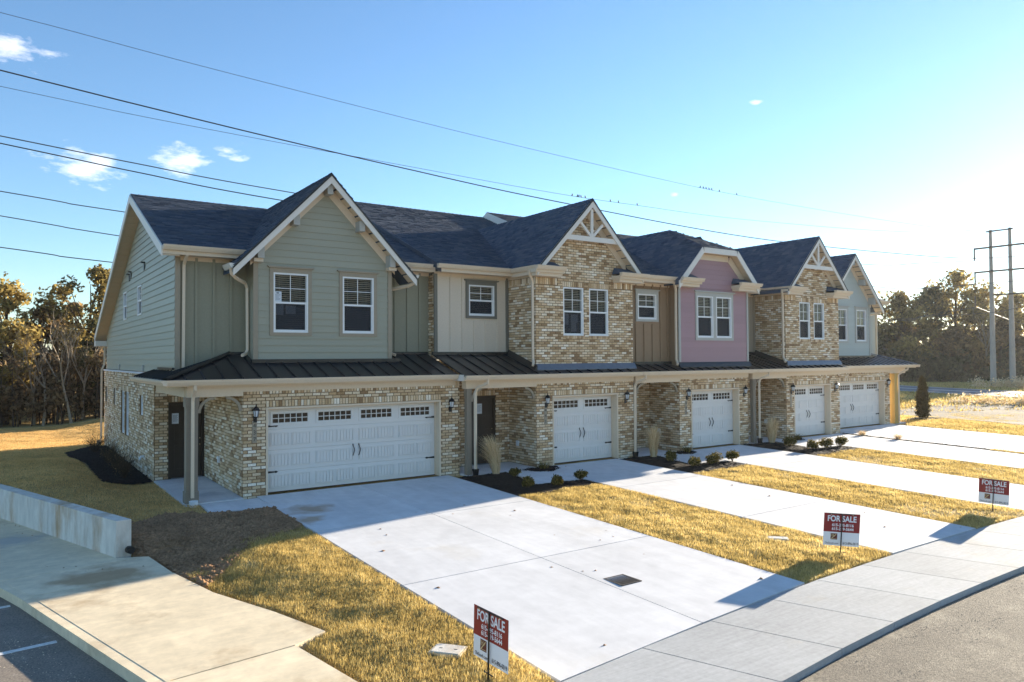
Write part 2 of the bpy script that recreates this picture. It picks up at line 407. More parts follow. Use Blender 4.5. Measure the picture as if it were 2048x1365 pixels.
BRICKS = {}      # house name -> list of candidate bricks for single objects
BC, BH, BJ = .2200, .0810, .0175
def brick_wall(house, P, u0, u1, z0, z1, openings=(), limit=None, soldiers=(), rowlocks=(), name='brick_wall', back=True, seed=1, clip=None, indiv=False):
    """mortar body (a part) with every brick as its own raised block; limit(z) -> (ulo, uhi) clips gables"""
    r = random.Random(seed)
    mb = MB(); backing(mb, P, u0 + .003, u1 - .003, z0, z1, openings)
    if limit:
        pts = clip
        P.slab(mb, pts, -.10, 0)
    wall = mb.build(name, 'mortar', house)
    bricks = []
    ztop = max([z1] + ([q[1] for q in clip] if limit else []))
    row = 0; z = z0
    soldiers = [(a, b, c, z0 + BH * math.ceil((c + .165 - z0) / BH)) for a, b, c in soldiers]
    while z < ztop - .02:
        zb, zt = z + BJ / 2, min(z + BH - BJ / 2, ztop)
        lo, hi = u0, u1
        if z > z1 - .03 and limit:
            l = limit(z + BH); lo, hi = max(u0, l[0]), min(u1, l[1])
            if hi - lo < .1: break
        cuts = [(o[0], o[1]) for o in openings if o[2] < zt - .02 and o[3] > zb + .02] + [(s[0], s[1]) for s in soldiers if s[2] < zt - .02 and s[3] > zb + .02]
        for a, b in span_cut(lo, hi, cuts):
            u = u0 + (-(BC / 2) if row % 2 else 0)
            while u < b:
                x0, x1 = max(u + .0115, a + .003), min(u + BC - .0115, b - .003)
                if x1 - x0 > .03: bricks.append((x0, x1, zb, zt))
                u += BC
        z += BH; row += 1
    for s0, s1, zz, zh in soldiers:
        n = max(1, round((s1 - s0) / BH)); w = (s1 - s0) / n
        for i in range(n): bricks.append((s0 + i * w + BJ / 2, s0 + (i + 1) * w - BJ / 2, zz + BJ / 2, zh - BJ / 2))
    stuff = []
    for b in bricks:
        g = .5 + .5 * math.sin(b[0] * 1.3 + seed) * math.sin(b[2] * 1.9 + seed * .7)
        q_ = r.random(); t = r.uniform(.12, .46) if q_ < .20 else r.uniform(.84, 1) if q_ > .80 else r.uniform(.46, .84)
        dd = .014 + r.uniform(-.003, .004)
        stuff.append((b, t, dd))
    if indiv:
        L = BRICKS.setdefault(house.name, [])
        for b, t, dd in stuff:
            c = P.p((b[0] + b[1]) / 2, (b[2] + b[3]) / 2)
            L.append((math.dist(c, CAMLOC), P, wall, b, t, dd))
    else: bricks_stuff(wall, [(P, b, t, dd) for b, t, dd in stuff])
    if rowlocks:
        for s0, s1, zz in rowlocks:
            rb = MB(); n = max(1, round((s1 - s0) / BH)); w = (s1 - s0) / n
            for i in range(n): P.box(rb, s0 + i * w + .004, s0 + (i + 1) * w - .004, zz - .09, zz, -.02, .035, r.uniform(.2, .8))
            rb.build('brick_sill', 'brick', wall, kind='stuff')
    return wall

def brick_block(mb, P, b, t, dd):
    x0, x1, a, c = b
    mb.add([P.p(x0, a, -.004), P.p(x1, a, -.004), P.p(x1, c, -.004), P.p(x0, c, -.004), P.p(x0, a, dd), P.p(x1, a, dd), P.p(x1, c, dd), P.p(x0, c, dd)],
           [(4, 5, 6, 7), (0, 1, 5, 4), (1, 2, 6, 5), (2, 3, 7, 6), (3, 0, 4, 7)], t)
def bricks_stuff(wall, L):
    mb = MB()
    for P, b, t, dd in L: brick_block(mb, P, b, t, dd)
    mb.build('bricks', 'brick', wall, kind='stuff')
_bcache = {}
def finish_bricks(house, n=300):
    L = sorted(BRICKS.get(house.name, []), key=lambda q: q[0])
    for dist, P, wall, b, t, dd in L[:n]:
        tq = round(t * 14) / 14; w = round(b[1] - b[0], 3); h = round(b[3] - b[2], 3)
        key = (P.N, w, h, tq)
        c = P.p((b[0] + b[1]) / 2, b[2] + h / 2)
        if key not in _bcache:
            mb = MB(); Q = Plane((0, 0), P.U, P.N)
            brick_block(mb, Q, (-w / 2, w / 2, -h / 2, h / 2), tq, .014)
            me = mb.mesh('brick', (0, 0, 0)); me.materials.append(MT['brick']); _bcache[key] = me
        j = dd - .014
        link('brick', _bcache[key], (c[0] + P.N[0] * j, c[1] + P.N[1] * j, c[2]), wall)
    rest = {}
    for q in L[n:]: rest.setdefault(q[2].name, (q[2], []))[1].append((q[1], q[3], q[4], q[5]))
    for wall, l in rest.values(): bricks_stuff(wall, l)

def siding_wall(house, P, u0, u1, z0, z1, m, openings=(), limit=None, clip=None, expo=.182, name='siding_wall', seed=3, rects=None, polys=None):
    mb = MB()
    for a, b, c, d in rects or [(u0, u1, z0, z1)]: backing(mb, P, a + .003, b - .003, c, d, openings)
    for q in polys or ([clip] if clip else []): P.slab(mb, q, -.10, 0)
    wall = mb.build(name, m, house)
    r = random.Random(seed); z = z0
    ztop = max([z1] + [q[1] for q in (clip or [])])
    while z < ztop - .01:
        zt = min(z + expo + .020, ztop)
        a0, a1 = u0, u1; t0, t1 = u0, u1
        if limit:
            l = limit(z); a0, a1 = max(u0, l[0]), min(u1, l[1]); l = limit(zt); t0, t1 = max(u0, l[0]), min(u1, l[1])
            if t1 < t0: t0 = t1 = (t0 + t1) / 2
        if a1 - a0 < .05: break
        cuts = [(o[0], o[1]) for o in openings if o[2] < z + expo * .7 and o[3] > z + expo * .3]
        segs = span_cut(a0, a1, cuts)
        out = []
        for a, b in segs:                                   # butt joints on long runs
            if b - a > 4.2:
                c = a + r.uniform(.35, .65) * (b - a); out += [(a, c - .0015), (c + .0015, b)]
            else: out.append((a, b))
        for a, b in out:
            ta = t0 if abs(a - a0) < 1e-6 else a; tb = t1 if abs(b - a1) < 1e-6 else b
            ta, tb = (ta, tb) if tb > ta else (tb, ta + .001)
            pm = MB()
            pm.hexa([P.p(a, z, .022), P.p(b, z, .022), P.p(b, z, .033), P.p(a, z, .033), P.p(ta, zt, .001), P.p(tb, zt, .001), P.p(tb, zt, .011), P.p(ta, zt, .011)], r.random())
            pm.build('siding_plank', m, wall)
        z += expo
    return wall

def batten_wall(house, P, u0, u1, z0, z1, m, at, openings=(), name='board_wall', mb_=None):
    mb = MB(); backing(mb, P, u0, u1, z0, z1, openings)
    wall = mb.build(name, m, house)
    for u in at:
        for a, b in span_cut(z0, z1, [(o[2] - .16, o[3] + .22) for o in openings if o[0] - .12 < u < o[1] + .12]):
            bm = MB(); P.box(bm, u - .034, u + .034, a, b, .001, .034); bm.build('batten', m, wall)
    return wall

def papers(P, win, L):
    for u, z, w, h, s in L:
        mb = MB(); P.box(mb, u - w / 2, u + w / 2, z - h / 2, z + h / 2, -.026, -.023); o = mb.build('paper_notice', 'paper', win)
        ib = MB(); P.box(ib, u - w * .2, u + w * .14, z + h * .28, z + h * .40, -.0226, -.0216)
        for k in range(s):
            zz = z + h * .16 - k * h * .115
            P.box(ib, u - w * .36, u + w * (.36 - .12 * (k % 3)), zz - .004, zz + .004, -.0226, -.0216)
        ib.build('printed_lines', 'ink', win)

def window(house, P, u0, u1, z0, z1, muntin=True, casing=None, notes=(), cap=True, name='window', label=None, blind=True, wide_case=.095):
    fr = MB(); w = .045; zm = (z0 + z1) / 2
    for a, b, c, d in ((u0, u0 + w, z0, z1), (u1 - w, u1, z0, z1), (u0 + w, u1 - w, z0, z0 + w), (u0 + w, u1 - w, z1 - w, z1)): P.box(fr, a, b, c, d, -.09, .040)
    P.box(fr, u0 + w, u1 - w, zm - .027, zm + .027, -.06, .012)
    for a, b, c, d in ((u0 + w, u0 + w + .025, z0 + w, zm - .027), (u1 - w - .025, u1 - w, z0 + w, zm - .027), (u0 + w + .025, u1 - w - .025, z0 + w, z0 + w + .03)): P.box(fr, a, b, c, d, -.055, .004)
    if muntin:
        um = (u0 + u1) / 2; zq = (zm + z1) / 2 - .01
        P.box(fr, um - .009, um + .009, zm + .027, z1 - w, -.028, -.012)
        P.box(fr, u0 + w, um - .009, zq - .009, zq + .009, -.028, -.012); P.box(fr, um + .009, u1 - w, zq - .009, zq + .009, -.028, -.012)
    win = fr.build(name, 'vinyl', house, label=label)
    for a, b in ((z0 + w, zm - .027), (zm + .027, z1 - w)):
        g = MB(); P.box(g, u0 + w, u1 - w, a, b, -.036, -.032); g.build('window_pane', 'glass', win)
    sc = MB(); P.box(sc, u0 + w, u1 - w, z0 + w, zm - .027, -.022, -.020); sc.build('insect_screen', 'screen', win)
    if blind:
        bl = MB(); z = z0 + w + .03
        while z < z1 - w:
            bl.hexa([P.p(u0 + w, z, -.115), P.p(u1 - w, z, -.115), P.p(u1 - w, z + .020, -.080), P.p(u0 + w, z + .020, -.080), P.p(u0 + w, z + .003, -.115), P.p(u1 - w, z + .003, -.115), P.p(u1 - w, z + .023, -.080), P.p(u0 + w, z + .023, -.080)])
            z += .055
        for q in (.2, .8): P.box(bl, u0 + (u1 - u0) * q - .002, u0 + (u1 - u0) * q + .002, z0 + w, z1 - w, -.078, -.074)
        bl.build('blind', 'blind', win)
    dk = MB(); P.box(dk, u0 - .01, u1 + .01, z0 - .01, z1 + .01, -.26, -.24)
    for a, b, c, d in ((u0 - .015, u0, z0, z1), (u1, u1 + .015, z0, z1), (u0, u1, z0 - .015, z0), (u0, u1, z1, z1 + .015)): P.box(dk, a, b, c, d, -.24, -.09)
    dk.build('dark_interior', 'dark', win)
    if notes: papers(P, win, notes)
    if casing:
        c = wide_case
        for a, b, e, f, nm in ((u0 - c, u0, z0 - .085, z1, 'side_casing'), (u1, u1 + c, z0 - .085, z1, 'side_casing'), (u0, u1, z0 - .085, z0, 'sill_casing'), (u0 - c, u1 + c, z1, z1 + .125, 'head_casing')):
            m = MB(); P.box(m, a, b, e, f, .001, .050); m.build(nm, casing, win)
        if cap:
            m = MB(); P.slab(m, [(u0 - c - .035, z1 + .125), (u1 + c + .035, z1 + .125), (u1 + c + .07, z1 + .165), (u0 - c - .07, z1 + .165)], .001, .095); m.build('cap_moulding', casing, win)
    return win

_pcache = {}
def shared(key, make, m):
    if key not in _pcache:
        mb = MB(); make(mb); me = mb.mesh(key[0], (0, 0, 0)); me.materials.append(MT[m]); _pcache[key] = me
    return _pcache[key]

def garage(house, P, f0, f1, zt, cols, depth=.24, label=None):
    """f0, f1: outer edges of the frame along the wall; P the wall plane; door set back by depth"""
    t = .05
    fm = MB()
    P.box(fm, f0, f0 + t, .0, zt - t, -depth - .05, .022); P.box(fm, f1 - t, f1, .0, zt - t, -depth - .05, .022); P.box(fm, f0, f1, zt - t, zt, -depth - .05, .022)
    fm.build('garage_frame', 'trim', house)
    st = MB(); i0, i1 = f0 + t, f1 - t
    for a, b, c, d in ((i0, i0 + .035, .02, zt - t), (i1 - .035, i1, .02, zt - t), (i0 + .035, i1 - .035, zt - t - .035, zt - t)): P.box(st, a, b, c, d, -depth, -depth + .025)
    st.build('weather_strip', 'trim', house)
    D = Plane(P.p(0, 0, -depth - .012)[:2], P.U, P.N)
    top = zt - t; sec = (top - .01) / 4
    body = MB(); D.box(body, i0, i1, .012, top, -.06, -.02); D.box(body, i0, i1, .0, .014, -.06, -.03)
    door = body.build('garage_door', 'door_paint', house, label=label)
    for k in range(4):
        m = MB(); D.box(m, i0 + .004, i1 - .004, .012 + k * sec + .005, .012 + (k + 1) * sec - .005, -.021, 0); m.build('door_section', 'door_paint', door)
    g = MB(); D.box(g, i0, i1, .002, .014, -.02, .004); g.build('bottom_seal', 'black', door)
    W = (i1 - i0 - .10) / cols
    pw = W * .40; ph = sec * .62
    def panel(mb):
        Q = Plane((0, 0), P.U, P.N); e = .018
        for a, b, c, d in ((-pw / 2, pw / 2, ph / 2 - e, ph / 2), (-pw / 2, pw / 2, -ph / 2, -ph / 2 + e), (-pw / 2, -pw / 2 + e, -ph / 2 + e, ph / 2 - e), (pw / 2 - e, pw / 2, -ph / 2 + e, ph / 2 - e)): Q.box(mb, a, b, c, d, -.002, .020)
        n = 5; s = (pw - 2 * e - .012) / n
        for i in range(n):
            a = -pw / 2 + e + .006 + i * s; Q.box(mb, a + .006, a + s - .006, -ph / 2 + e + .012, ph / 2 - e - .012, -.002, .014)
    pm = shared(('door_panel', round(pw, 3), round(ph, 3), P.U), panel, 'door_paint')
    ww, wh = W * .86, sec * .66
    def wframe(mb):
        Q = Plane((0, 0), P.U, P.N); e = .055
        for a, b, c, d in ((-ww / 2, ww / 2, wh / 2 - e, wh / 2), (-ww / 2, ww / 2, -wh / 2, -wh / 2 + e), (-ww / 2, -ww / 2 + e, -wh / 2 + e, wh / 2 - e), (ww / 2 - e, ww / 2, -wh / 2 + e, wh / 2 - e)): Q.box(mb, a, b, c, d, -.002, .020)
        gw = (ww - 2 * e) / 6
        for i in range(1, 6): Q.box(mb, -ww / 2 + e + i * gw - .009, -ww / 2 + e + i * gw + .009, -wh / 2 + e, wh / 2 - e, -.002, .016)
        for i in range(6): Q.box(mb, -ww / 2 + e + i * gw + (.009 if i else 0), -ww / 2 + e + (i + 1) * gw - (.009 if i < 5 else 0), -.009, .009, -.002, .016)
    wm = shared(('door_window_frame', round(ww, 3), round(wh, 3), P.U), wframe, 'door_paint')
    e = .055; gw = (ww - 2 * e) / 6; gh = (wh - 2 * e) / 2
    def pane(mb): Plane((0, 0), P.U, P.N).box(mb, -gw / 2 + .010, gw / 2 - .010, -gh / 2 + .010, gh / 2 - .010, .001, .004)
    gm = shared(('door_window_pane', round(gw, 3), round(gh, 3), P.U), pane, 'dark_glass')
    for c in range(cols):
        uc = i0 + .05 + W * (c + .5)
        zc = .012 + 3.5 * sec + .005
        link('door_window_frame', wm, D.p(uc, zc), door)
        for i in range(6):
            for j in (-1, 1): link('door_window_pane', gm, D.p(uc - ww / 2 + e + (i + .5) * gw, zc + j * gh / 2), door)
        for rw in range(3):
            for s in (-1, 1): link('door_panel', pm, D.p(uc + s * W * .235, .012 + (rw + .5) * sec), door)
    for zz in (.52, 1.69):
        for side in (0, 1):
            m = MB(); u = i0 + .005 if side == 0 else i1 - .005; q = 1 if side == 0 else -1
            pts = [(0, -.030), (.25, -.014), (.25, -.026), (.285, -.026), (.33, 0), (.285, .026), (.25, .026), (.25, .014), (0, .030)]
            D.slab(m, [(u + q * a, zz + b) for a, b in pts], .001, .016); m.build('strap_hinge', 'black', door)
    um = (i0 + i1) / 2
    for s in (-1, 1):
        m = MB(); u = um + s * .085
        m.tube([D.p(u, .78, .012), D.p(u + .008, .83, .035), D.p(u + .022, .90, .05), D.p(u + .022, .95, .05), D.p(u + .008, 1.0, .035), D.p(u, 1.05, .012)], [.012, .012, .013, .013, .012, .012], 6)
        for zz, k in ((.78, -1), (1.05, 1)): D.slab(m, [(u - .02, zz), (u, zz - .022), (u + .02, zz), (u, zz + k * .05 if k > 0 else zz + .022)] if k > 0 else [(u - .02, zz), (u, zz - .05), (u + .02, zz), (u, zz + .022)], .001, .012)
        m.build('door_handle', 'black', door)
    return door

def lantern(house, P, u, z, d=.012):
    """coach lamp hung from a wall bracket; z is the bottom of the glass"""
    b = MB(); P.box(b, u - .045, u + .045, z - .14, z + .02, d, d + .02)
    b.tube([P.p(u, z - .06, d + .02), P.p(u, z - .10, d + .07), P.p(u, z - .06, d + .10), P.p(u, z - .005, d + .10)], .010, 6)
    c = P.p(u, z, d + .10)
    b.lathe([(.02, -.03), (.06, -.005), (.062, .01), (.05, .012)], c, 8)
    lam = b.build('wall_lantern', 'black', house)
    g = MB(); g.lathe([(.045, .012), (.075, .165), (.0, .166)], c, 6); g.build('lantern_glass', 'frost', lam)
    k = MB()
    k.lathe([(.095, .160), (.098, .172), (.065, .225), (.022, .262), (.012, .28), (.014, .295), (.0, .33)], c, 8)
    for j in range(6):
        t = 2 * math.pi * j / 6
        k.tube([(c[0] + .047 * math.cos(t), c[1] + .047 * math.sin(t), c[2] + .01), (c[0] + .078 * math.cos(t), c[1] + .078 * math.sin(t), c[2] + .165)], .006, 4)
    k.build('lantern_cap', 'black', lam)

def text_mesh(txt, size, m, name, parent, origin, U, W, N, scale_x=1.0, align='CENTER', thick=.002, bold=0.0):
    """flat lettering: U along the line, W up, N out of the surface"""
    cu = bpy.data.curves.new(name, 'FONT'); cu.body = txt; cu.size = size; cu.align_x = align; cu.align_y = 'CENTER'; cu.extrude = thick / 2; cu.offset = bold
    o = bpy.data.objects.new(name, cu); COL.objects.link(o)
    bpy.context.view_layer.update()
    me = bpy.data.meshes.new_from_object(o.evaluated_get(bpy.context.evaluated_depsgraph_get()))
    bpy.data.objects.remove(o)
    U, W, N = Vector(U), Vector(W), Vector(N)
    for v in me.vertices:
        c = v.co; v.co = U * (c.x * scale_x) + W * c.y + N * (c.z)
    me.materials.clear(); me.materials.append(MT[m]); me.name = name
    return link(name, me, origin, parent)

def plaque(house, P, u, z0, z1, digits):
    b = MB(); P.box(b, u - .055, u + .055, z0, z1, .010, .028); pl = b.build('number_plaque', 'taupe', house)
    if digits:
        n = len(digits)
        for i, ch in enumerate(digits):
            text_mesh(ch, .145, 'black', 'numeral', pl, P.p(u, z1 - (i + .55) * (z1 - z0) / n * .98, .030), (*P.U, 0), (0, 0, 1), (*P.N, 0), .95)

def entry_door(house, P, u0, u1, notice=None, handle=1):
    f = MB(); t = .07
    P.box(f, u0 - t, u0, 0, 2.11 + t, -.10, .022); P.box(f, u1, u1 + t, 0, 2.11 + t, -.10, .022); P.box(f, u0, u1, 2.11, 2.11 + t, -.10, .022)
    f.build('entry_frame', 'entry', house)
    d = MB(); P.box(d, u0 + .003, u1 - .003, .03, 2.105, -.09, -.045); door = d.build('front_door', 'entry', house)
    k = MB(); P.box(k, u0, u1, 0, .03, -.10, .03); k.build('threshold', 'lead', house)
    w = u1 - u0
    for a, b in ((.25, .95), (1.10, 1.55)):
        for s in (0, 1):
            m = MB(); x0 = u0 + .10 + s * (w - .10) / 2; x1 = x0 + (w - .30) / 2; e = .03
            for p0, p1, q0, q1 in ((x0, x1, a, a + e), (x0, x1, b - e, b), (x0, x0 + e, a + e, b - e), (x1 - e, x1, a + e, b - e)): P.box(m, p0, p1, q0, q1, -.045, -.033)
            m.build('door_moulding', 'entry', door)
    uh = u1 - .07 if handle > 0 else u0 + .07
    for zz, rr in ((.95, .030), (1.13, .028)):
        m = MB(); m.tube([P.p(uh, zz, -.045), P.p(uh, zz, -.01), P.p(uh, zz, .0), P.p(uh, zz, .02)], [rr, .014, rr, rr * .7], 8); m.build('door_knob', 'brass', door)
    if notice:
        u, z, ww, hh = notice
        m = MB(); P.box(m, u - ww / 2, u + ww / 2, z - hh / 2, z + hh / 2, -.030, -.026); m.build('paper_notice', 'paper', door)
        ib = MB()
        for q in range(6): P.box(ib, u - ww * .36, u + ww * (.36 - .14 * (q % 2)), z + hh * .3 - q * hh * .11 - .005, z + hh * .3 - q * hh * .11 + .005, -.0258, -.0248)
        ib.build('printed_lines', 'ink', door)
    return door

GUT = [(0, 0), (-.075, 0), (-.095, .035), (-.120, .075), (-.120, .105), (-.135, .105), (-.135, .125), (0, .125)]
def gutter_x(house, x0, x1, y, zt, m='trim'):
    mb = MB(); mb.extrude([(y + a, zt - .125 + b) for a, b in GUT], x0, x1, 'x'); return mb.build('gutter', m, house)
def gutter_y(house, y0, y1, x, zt, s, m='trim'):
    mb = MB(); mb.extrude([(x - s * a, zt - .125 + b) for a, b in GUT], y0, y1, 'y'); return mb.build('gutter', m, house)
def downspout(house, pts, r=.048, boot=None):
    mb = MB(); mb.tube(pts, r, 4, phase=math.pi / 4); ds = mb.build('downspout', 'trim', house)
    if boot:
        b = MB(); x, y, z = boot[:3]
        b.hexa([(x - .055, y - .055, z), (x + .055, y - .055, z), (x + .055, y + .055, z), (x - .055, y + .055, z), (x - .075, y - .075, z + .2), (x + .075, y - .075, z + .2), (x + .075, y + .075, z + .2), (x - .075, y + .075, z + .2)])
        b.build('downspout_boot', boot[3], ds)
    return ds

def knee_brace(house, p0, s, ax, m='taupe', r=.38):
    """curved bracket from the post top to the beam; p0 is the corner below the beam, s the direction along ax"""
    mb = MB(); n = 8; w = .065
    out = [(r - r * math.cos(math.pi / 2 * i / n), -r + r * math.sin(math.pi / 2 * i / n)) for i in range(n + 1)]
    inn = [(r - (r - w) * math.cos(math.pi / 2 * i / n), -r + (r - w) * math.sin(math.pi / 2 * i / n)) for i in range(n + 1)]
    for i in range(n):
        q = [out[i], inn[i], inn[i + 1], out[i + 1]]
        A = []
        for w in (-.035, .035):
            for a, b in q:
                A.append((p0[0] + s * a, p0[1] + w, p0[2] + b) if ax == 'x' else (p0[0] + w, p0[1] + s * a, p0[2] + b))
        mb.hexa(A)
    mb.build('curved_brace', m, house)

# ------------------------------------------------------------------ roofs
def shingles(roof, O, A, B, la, lb, seed, indiv=0, keep=None, tone0=.5):
    """courses of tabs on the slope O + A*a + B*b (B points up the slope)"""
    r = random.Random(seed)
    A, B = Vector(A).normalized(), Vector(B).normalized(); Nn = A.cross(B)
    if Nn.z < 0: Nn = -Nn
    O = Vector(O); e = .142; rows = int(lb / e) + 1
    items = []
    for k in range(rows):
        b0 = k * e - .02; b1 = min(b0 + e + .03, lb)
        a = -r.uniform(0, .3)
        while a < la:
            w = r.uniform(.14, .36); x0, x1 = max(a, 0), min(a + w, la)
            if x1 - x0 > .04:
                c = O + A * ((x0 + x1) / 2) + B * (b0 + e / 2)
                if keep is None or keep(c): items.append((x0 + .002, x1 - .002, b0 + (r.uniform(0, .025) if r.random() < .5 else 0), b1, r.uniform(.018, .034), min(1, max(0, r.gauss(tone0 + .08, .10) if r.random() < .6 else r.gauss(tone0 - .15, .09))), c))
            a += w
    def block(mb, it, off=Vector((0, 0, 0))):
        x0, x1, b0, b1, h, t, c = it
        P = lambda a, b, n: tuple(O + A * a + B * b + Nn * n - off)
        mb.add([P(x0, b0, 0), P(x1, b0, 0), P(x0, b0, h), P(x1, b0, h), P(x1, b1, .004), P(x0, b1, .004)], [(0, 1, 3, 2), (2, 3, 4, 5), (0, 2, 5), (1, 4, 3)], t)
    items.sort(key=lambda i: (i[6] - CAMLOC).length)
    for it in items[:indiv]:
        mb = MB(); block(mb, it); mb.build('shingle', 'shingle', roof)
    mb = MB()
    for it in items[indiv:]: block(mb, it)
    if mb.v: mb.build('shingles', 'shingle', roof, kind='stuff')

def slope_slab(house, name, q, th, m):
    """deck under four roof corners given in order; th is measured straight down"""
    mb = MB(); mb.hexa([(x, y, z - th) for x, y, z in q] + list(q)); return mb.build(name, m, house)

def ridge_caps(roof, p0, p1, drop, seed=5):
    r = random.Random(seed); p0, p1 = Vector(p0), Vector(p1); d = p1 - p0; n = max(1, int(d.length / .2)); side = Vector((-d.y, d.x, 0)).normalized()
    mb = MB()
    for i in range(n):
        a = p0 + d * (i / n); b = p0 + d * ((i + 1.25) / n)
        up = Vector((0, 0, .030)); lo = Vector((0, 0, .012))
        L = side * .16; dz = Vector((0, 0, -.16 * drop))
        mb.add([tuple(a + up), tuple(a + L + dz + up), tuple(b + L + dz + lo), tuple(b + lo), tuple(a - L + dz + up), tuple(b - L + dz + lo)], [(0, 1, 2, 3), (0, 3, 5, 4)], min(1, max(0, r.gauss(.42, .2))))
    mb.build('ridge_caps', 'shingle', roof, kind='stuff')

def gable_roof(house, xc, zr, half, slope, y0, y1, seed, th=.16, rake='rake', truss=False, soff=True, wall_y=None, indiv=0, knee=None):
    """ridge along y at (xc, zr) from the front y0 back to y1; returns the roof part"""
    ze = zr - half * slope
    mb = MB()
    for s in (-1, 1):
        q = [(xc, y0, zr), (xc + s * half, y0, ze), (xc + s * half, y1, ze), (xc, y1, zr)]
        mb.hexa([(x, y, z - th) for x, y, z in q] + q)
    roof = mb.build('gable_roof', 'shingle', house)
    L = math.hypot(half, half * slope)
    for s in (-1, 1):
        shingles(roof, (xc + s * half, y0 - .02, ze + .004), (0, 1, 0), (-s, 0, slope), y1 - y0, L, seed + s, indiv if s < 0 else 0)
    ridge_caps(roof, (xc, y0 - .02, zr + .01), (xc, y1, zr + .01), slope, seed)
    # rake boards, one per slope, and the thin frieze under the soffit
    nrm = math.hypot(1, slope)
    for s in (-1, 1):
        h = .17 * nrm; e = half + .02
        zf = zr - e * slope
        rb = MB(); A = [(xc, zr - .015), (xc + s * e, zf - .015), (xc + s * e, zf - .015 - h * .95), (xc, zr - .015 - h)]
        n = 4; rb.add([(x, y0 - .028, z) for x, z in A] + [(x, y0 + .012, z) for x, z in A], [(3, 2, 1, 0), (4, 5, 6, 7)] + [(i, (i + 1) % n, n + (i + 1) % n, n + i) for i in range(n)])
        rb.build('rake_board', rake, roof)
        cb = MB(); A = [(xc, zr - .002), (xc + s * (e + .02), zf - .03), (xc + s * (e + .02), zf - .03 - .055), (xc, zr - .06)]
        cb.add([(x, y0 - .046, z) for x, z in A] + [(x, y0 - .0285, z) for x, z in A], [(3, 2, 1, 0), (4, 5, 6, 7)] + [(i, (i + 1) % n, n + (i + 1) % n, n + i) for i in range(n)])
        cb.build('drip_edge', 'flashing', roof)
        if soff and wall_y is not None:
            sb = MB(); m = int(L / .30)
            for i in range(m):
                a0 = i / m; a1 = (i + 1) / m - .018
                for_y = (y0 + .013, wall_y)
                P = lambda t, y, dz: (xc + s * half * t, y, zr - half * slope * t - th * 1.02 - dz)
                sb.hexa([P(a0, for_y[0], .022), P(a1, for_y[0], .022), P(a1, for_y[1], .022), P(a0, for_y[1], .022), P(a0, for_y[0], .002), P(a1, for_y[0], .002), P(a1, for_y[1], .002), P(a0, for_y[1], .002)])
            sb.build('soffit', 'soffit', roof)
            fb = MB(); A = [(xc, zr - th - .03), (xc + s * (half - .5), zr - (half - .5) * slope - th - .03), (xc + s * (half - .5), zr - (half - .5) * slope - th - .03 - .26), (xc, zr - th - .03 - .30)]
            fb.add([(x, wall_y - .040, z) for x, z in A] + [(x, wall_y - .004, z) for x, z in A], [(3, 2, 1, 0), (4, 5, 6, 7)] + [(i, (i + 1) % n, n + (i + 1) % n, n + i) for i in range(n)])
            fb.build('gable_frieze', 'trim', roof)
    if truss:
        yb0, yb1 = y0 + .014, y0 + .075
        zc = zr - 1.36; hw = (zr - .16 - zc) / slope - .02
        def bar(p, q, w):
            p, q = Vector(p), Vector(q); d = (q - p).normalized(); nn = Vector((-d.y, d.x)) * w / 2
            A = [p + nn, p - nn, q - nn, q + nn]; m = MB(); n = 4
            m.add([(a.x, yb0, a.y) for a in A] + [(a.x, yb1, a.y) for a in A], [(3, 2, 1, 0), (4, 5, 6, 7)] + [(i, (i + 1) % n, n + (i + 1) % n, n + i) for i in range(n)])
            return m
        bar((xc - hw, zc + .06), (xc + hw, zc + .06), .16).build('collar_beam', rake, roof)
        yb0 += .004; bar((xc, zc + .14), (xc, zr - .32), .10).build('king_post', rake, roof)
        yb0 += .004
        for s in (-1, 1): bar((xc + s * .05, zc + .16), (xc + s * .47, zr - .30 - .47 * slope), .085).build('truss_brace', rake, roof)
    return roof

def eave_return(house, x0, x1, y0, y1, z, inner):
    """boxed cornice with a little shingled cap beside a gable; inner -1/+1 tells which end dies into the wall face"""
    c = MB(); c.box(x0, x1, y0 + .0, y1, z - .20, z - .085); c.box(x0 + .05, x1 - .05, y0 + .08, y1, z - .30, z - .201)
    ret = c.build('eave_return', 'trim', house)
    r = MB()
    xm = x1 - .14 if inner > 0 else x0 + .14
    a, b = (x0, x1)
    r.add([(a, y0, z - .02), (b, y0, z - .02), (b, y1, z - .02), (a, y1, z - .02), (a + .10 if inner < 0 else a + .25, y1, z + .20), (b - .10 if inner > 0 else b - .25, y1, z + .20)], [(0, 1, 5, 4), (1, 2, 5), (0, 4, 3), (3, 2, 1, 0), (2, 3, 4, 5)], .45)
    r.build('return_cap', 'shingle', ret)
    gutter_x(house, x0 - .02, x1 + .02, y0 + .0, z + .005)

def main_roof(house, x0, x1, ye, ze, slope, yr, y_rear, seed, th=.15, indiv=0, keep=None, slope_r=.4167):
    zr = ze + slope * (yr - ye); zb = zr - slope_r * (y_rear - yr)
    mb = MB()
    for q in ([(x0, ye, ze), (x1, ye, ze), (x1, yr, zr), (x0, yr, zr)], [(x0, yr, zr), (x1, yr, zr), (x1, y_rear, zb), (x0, y_rear, zb)]):
        mb.hexa([(x, y, z - th) for x, y, z in q] + q)
    roof = mb.build('main_roof', 'shingle', house)
    shingles(roof, (x0, ye - .02, ze + .004), (1, 0, 0), (0, 1, slope), x1 - x0, math.hypot(yr - ye, zr - ze), seed, indiv, keep)
    ridge_caps(roof, (x0, yr, zr + .01), (x1, yr, zr + .01), slope, seed)
    return roof, zr, zb

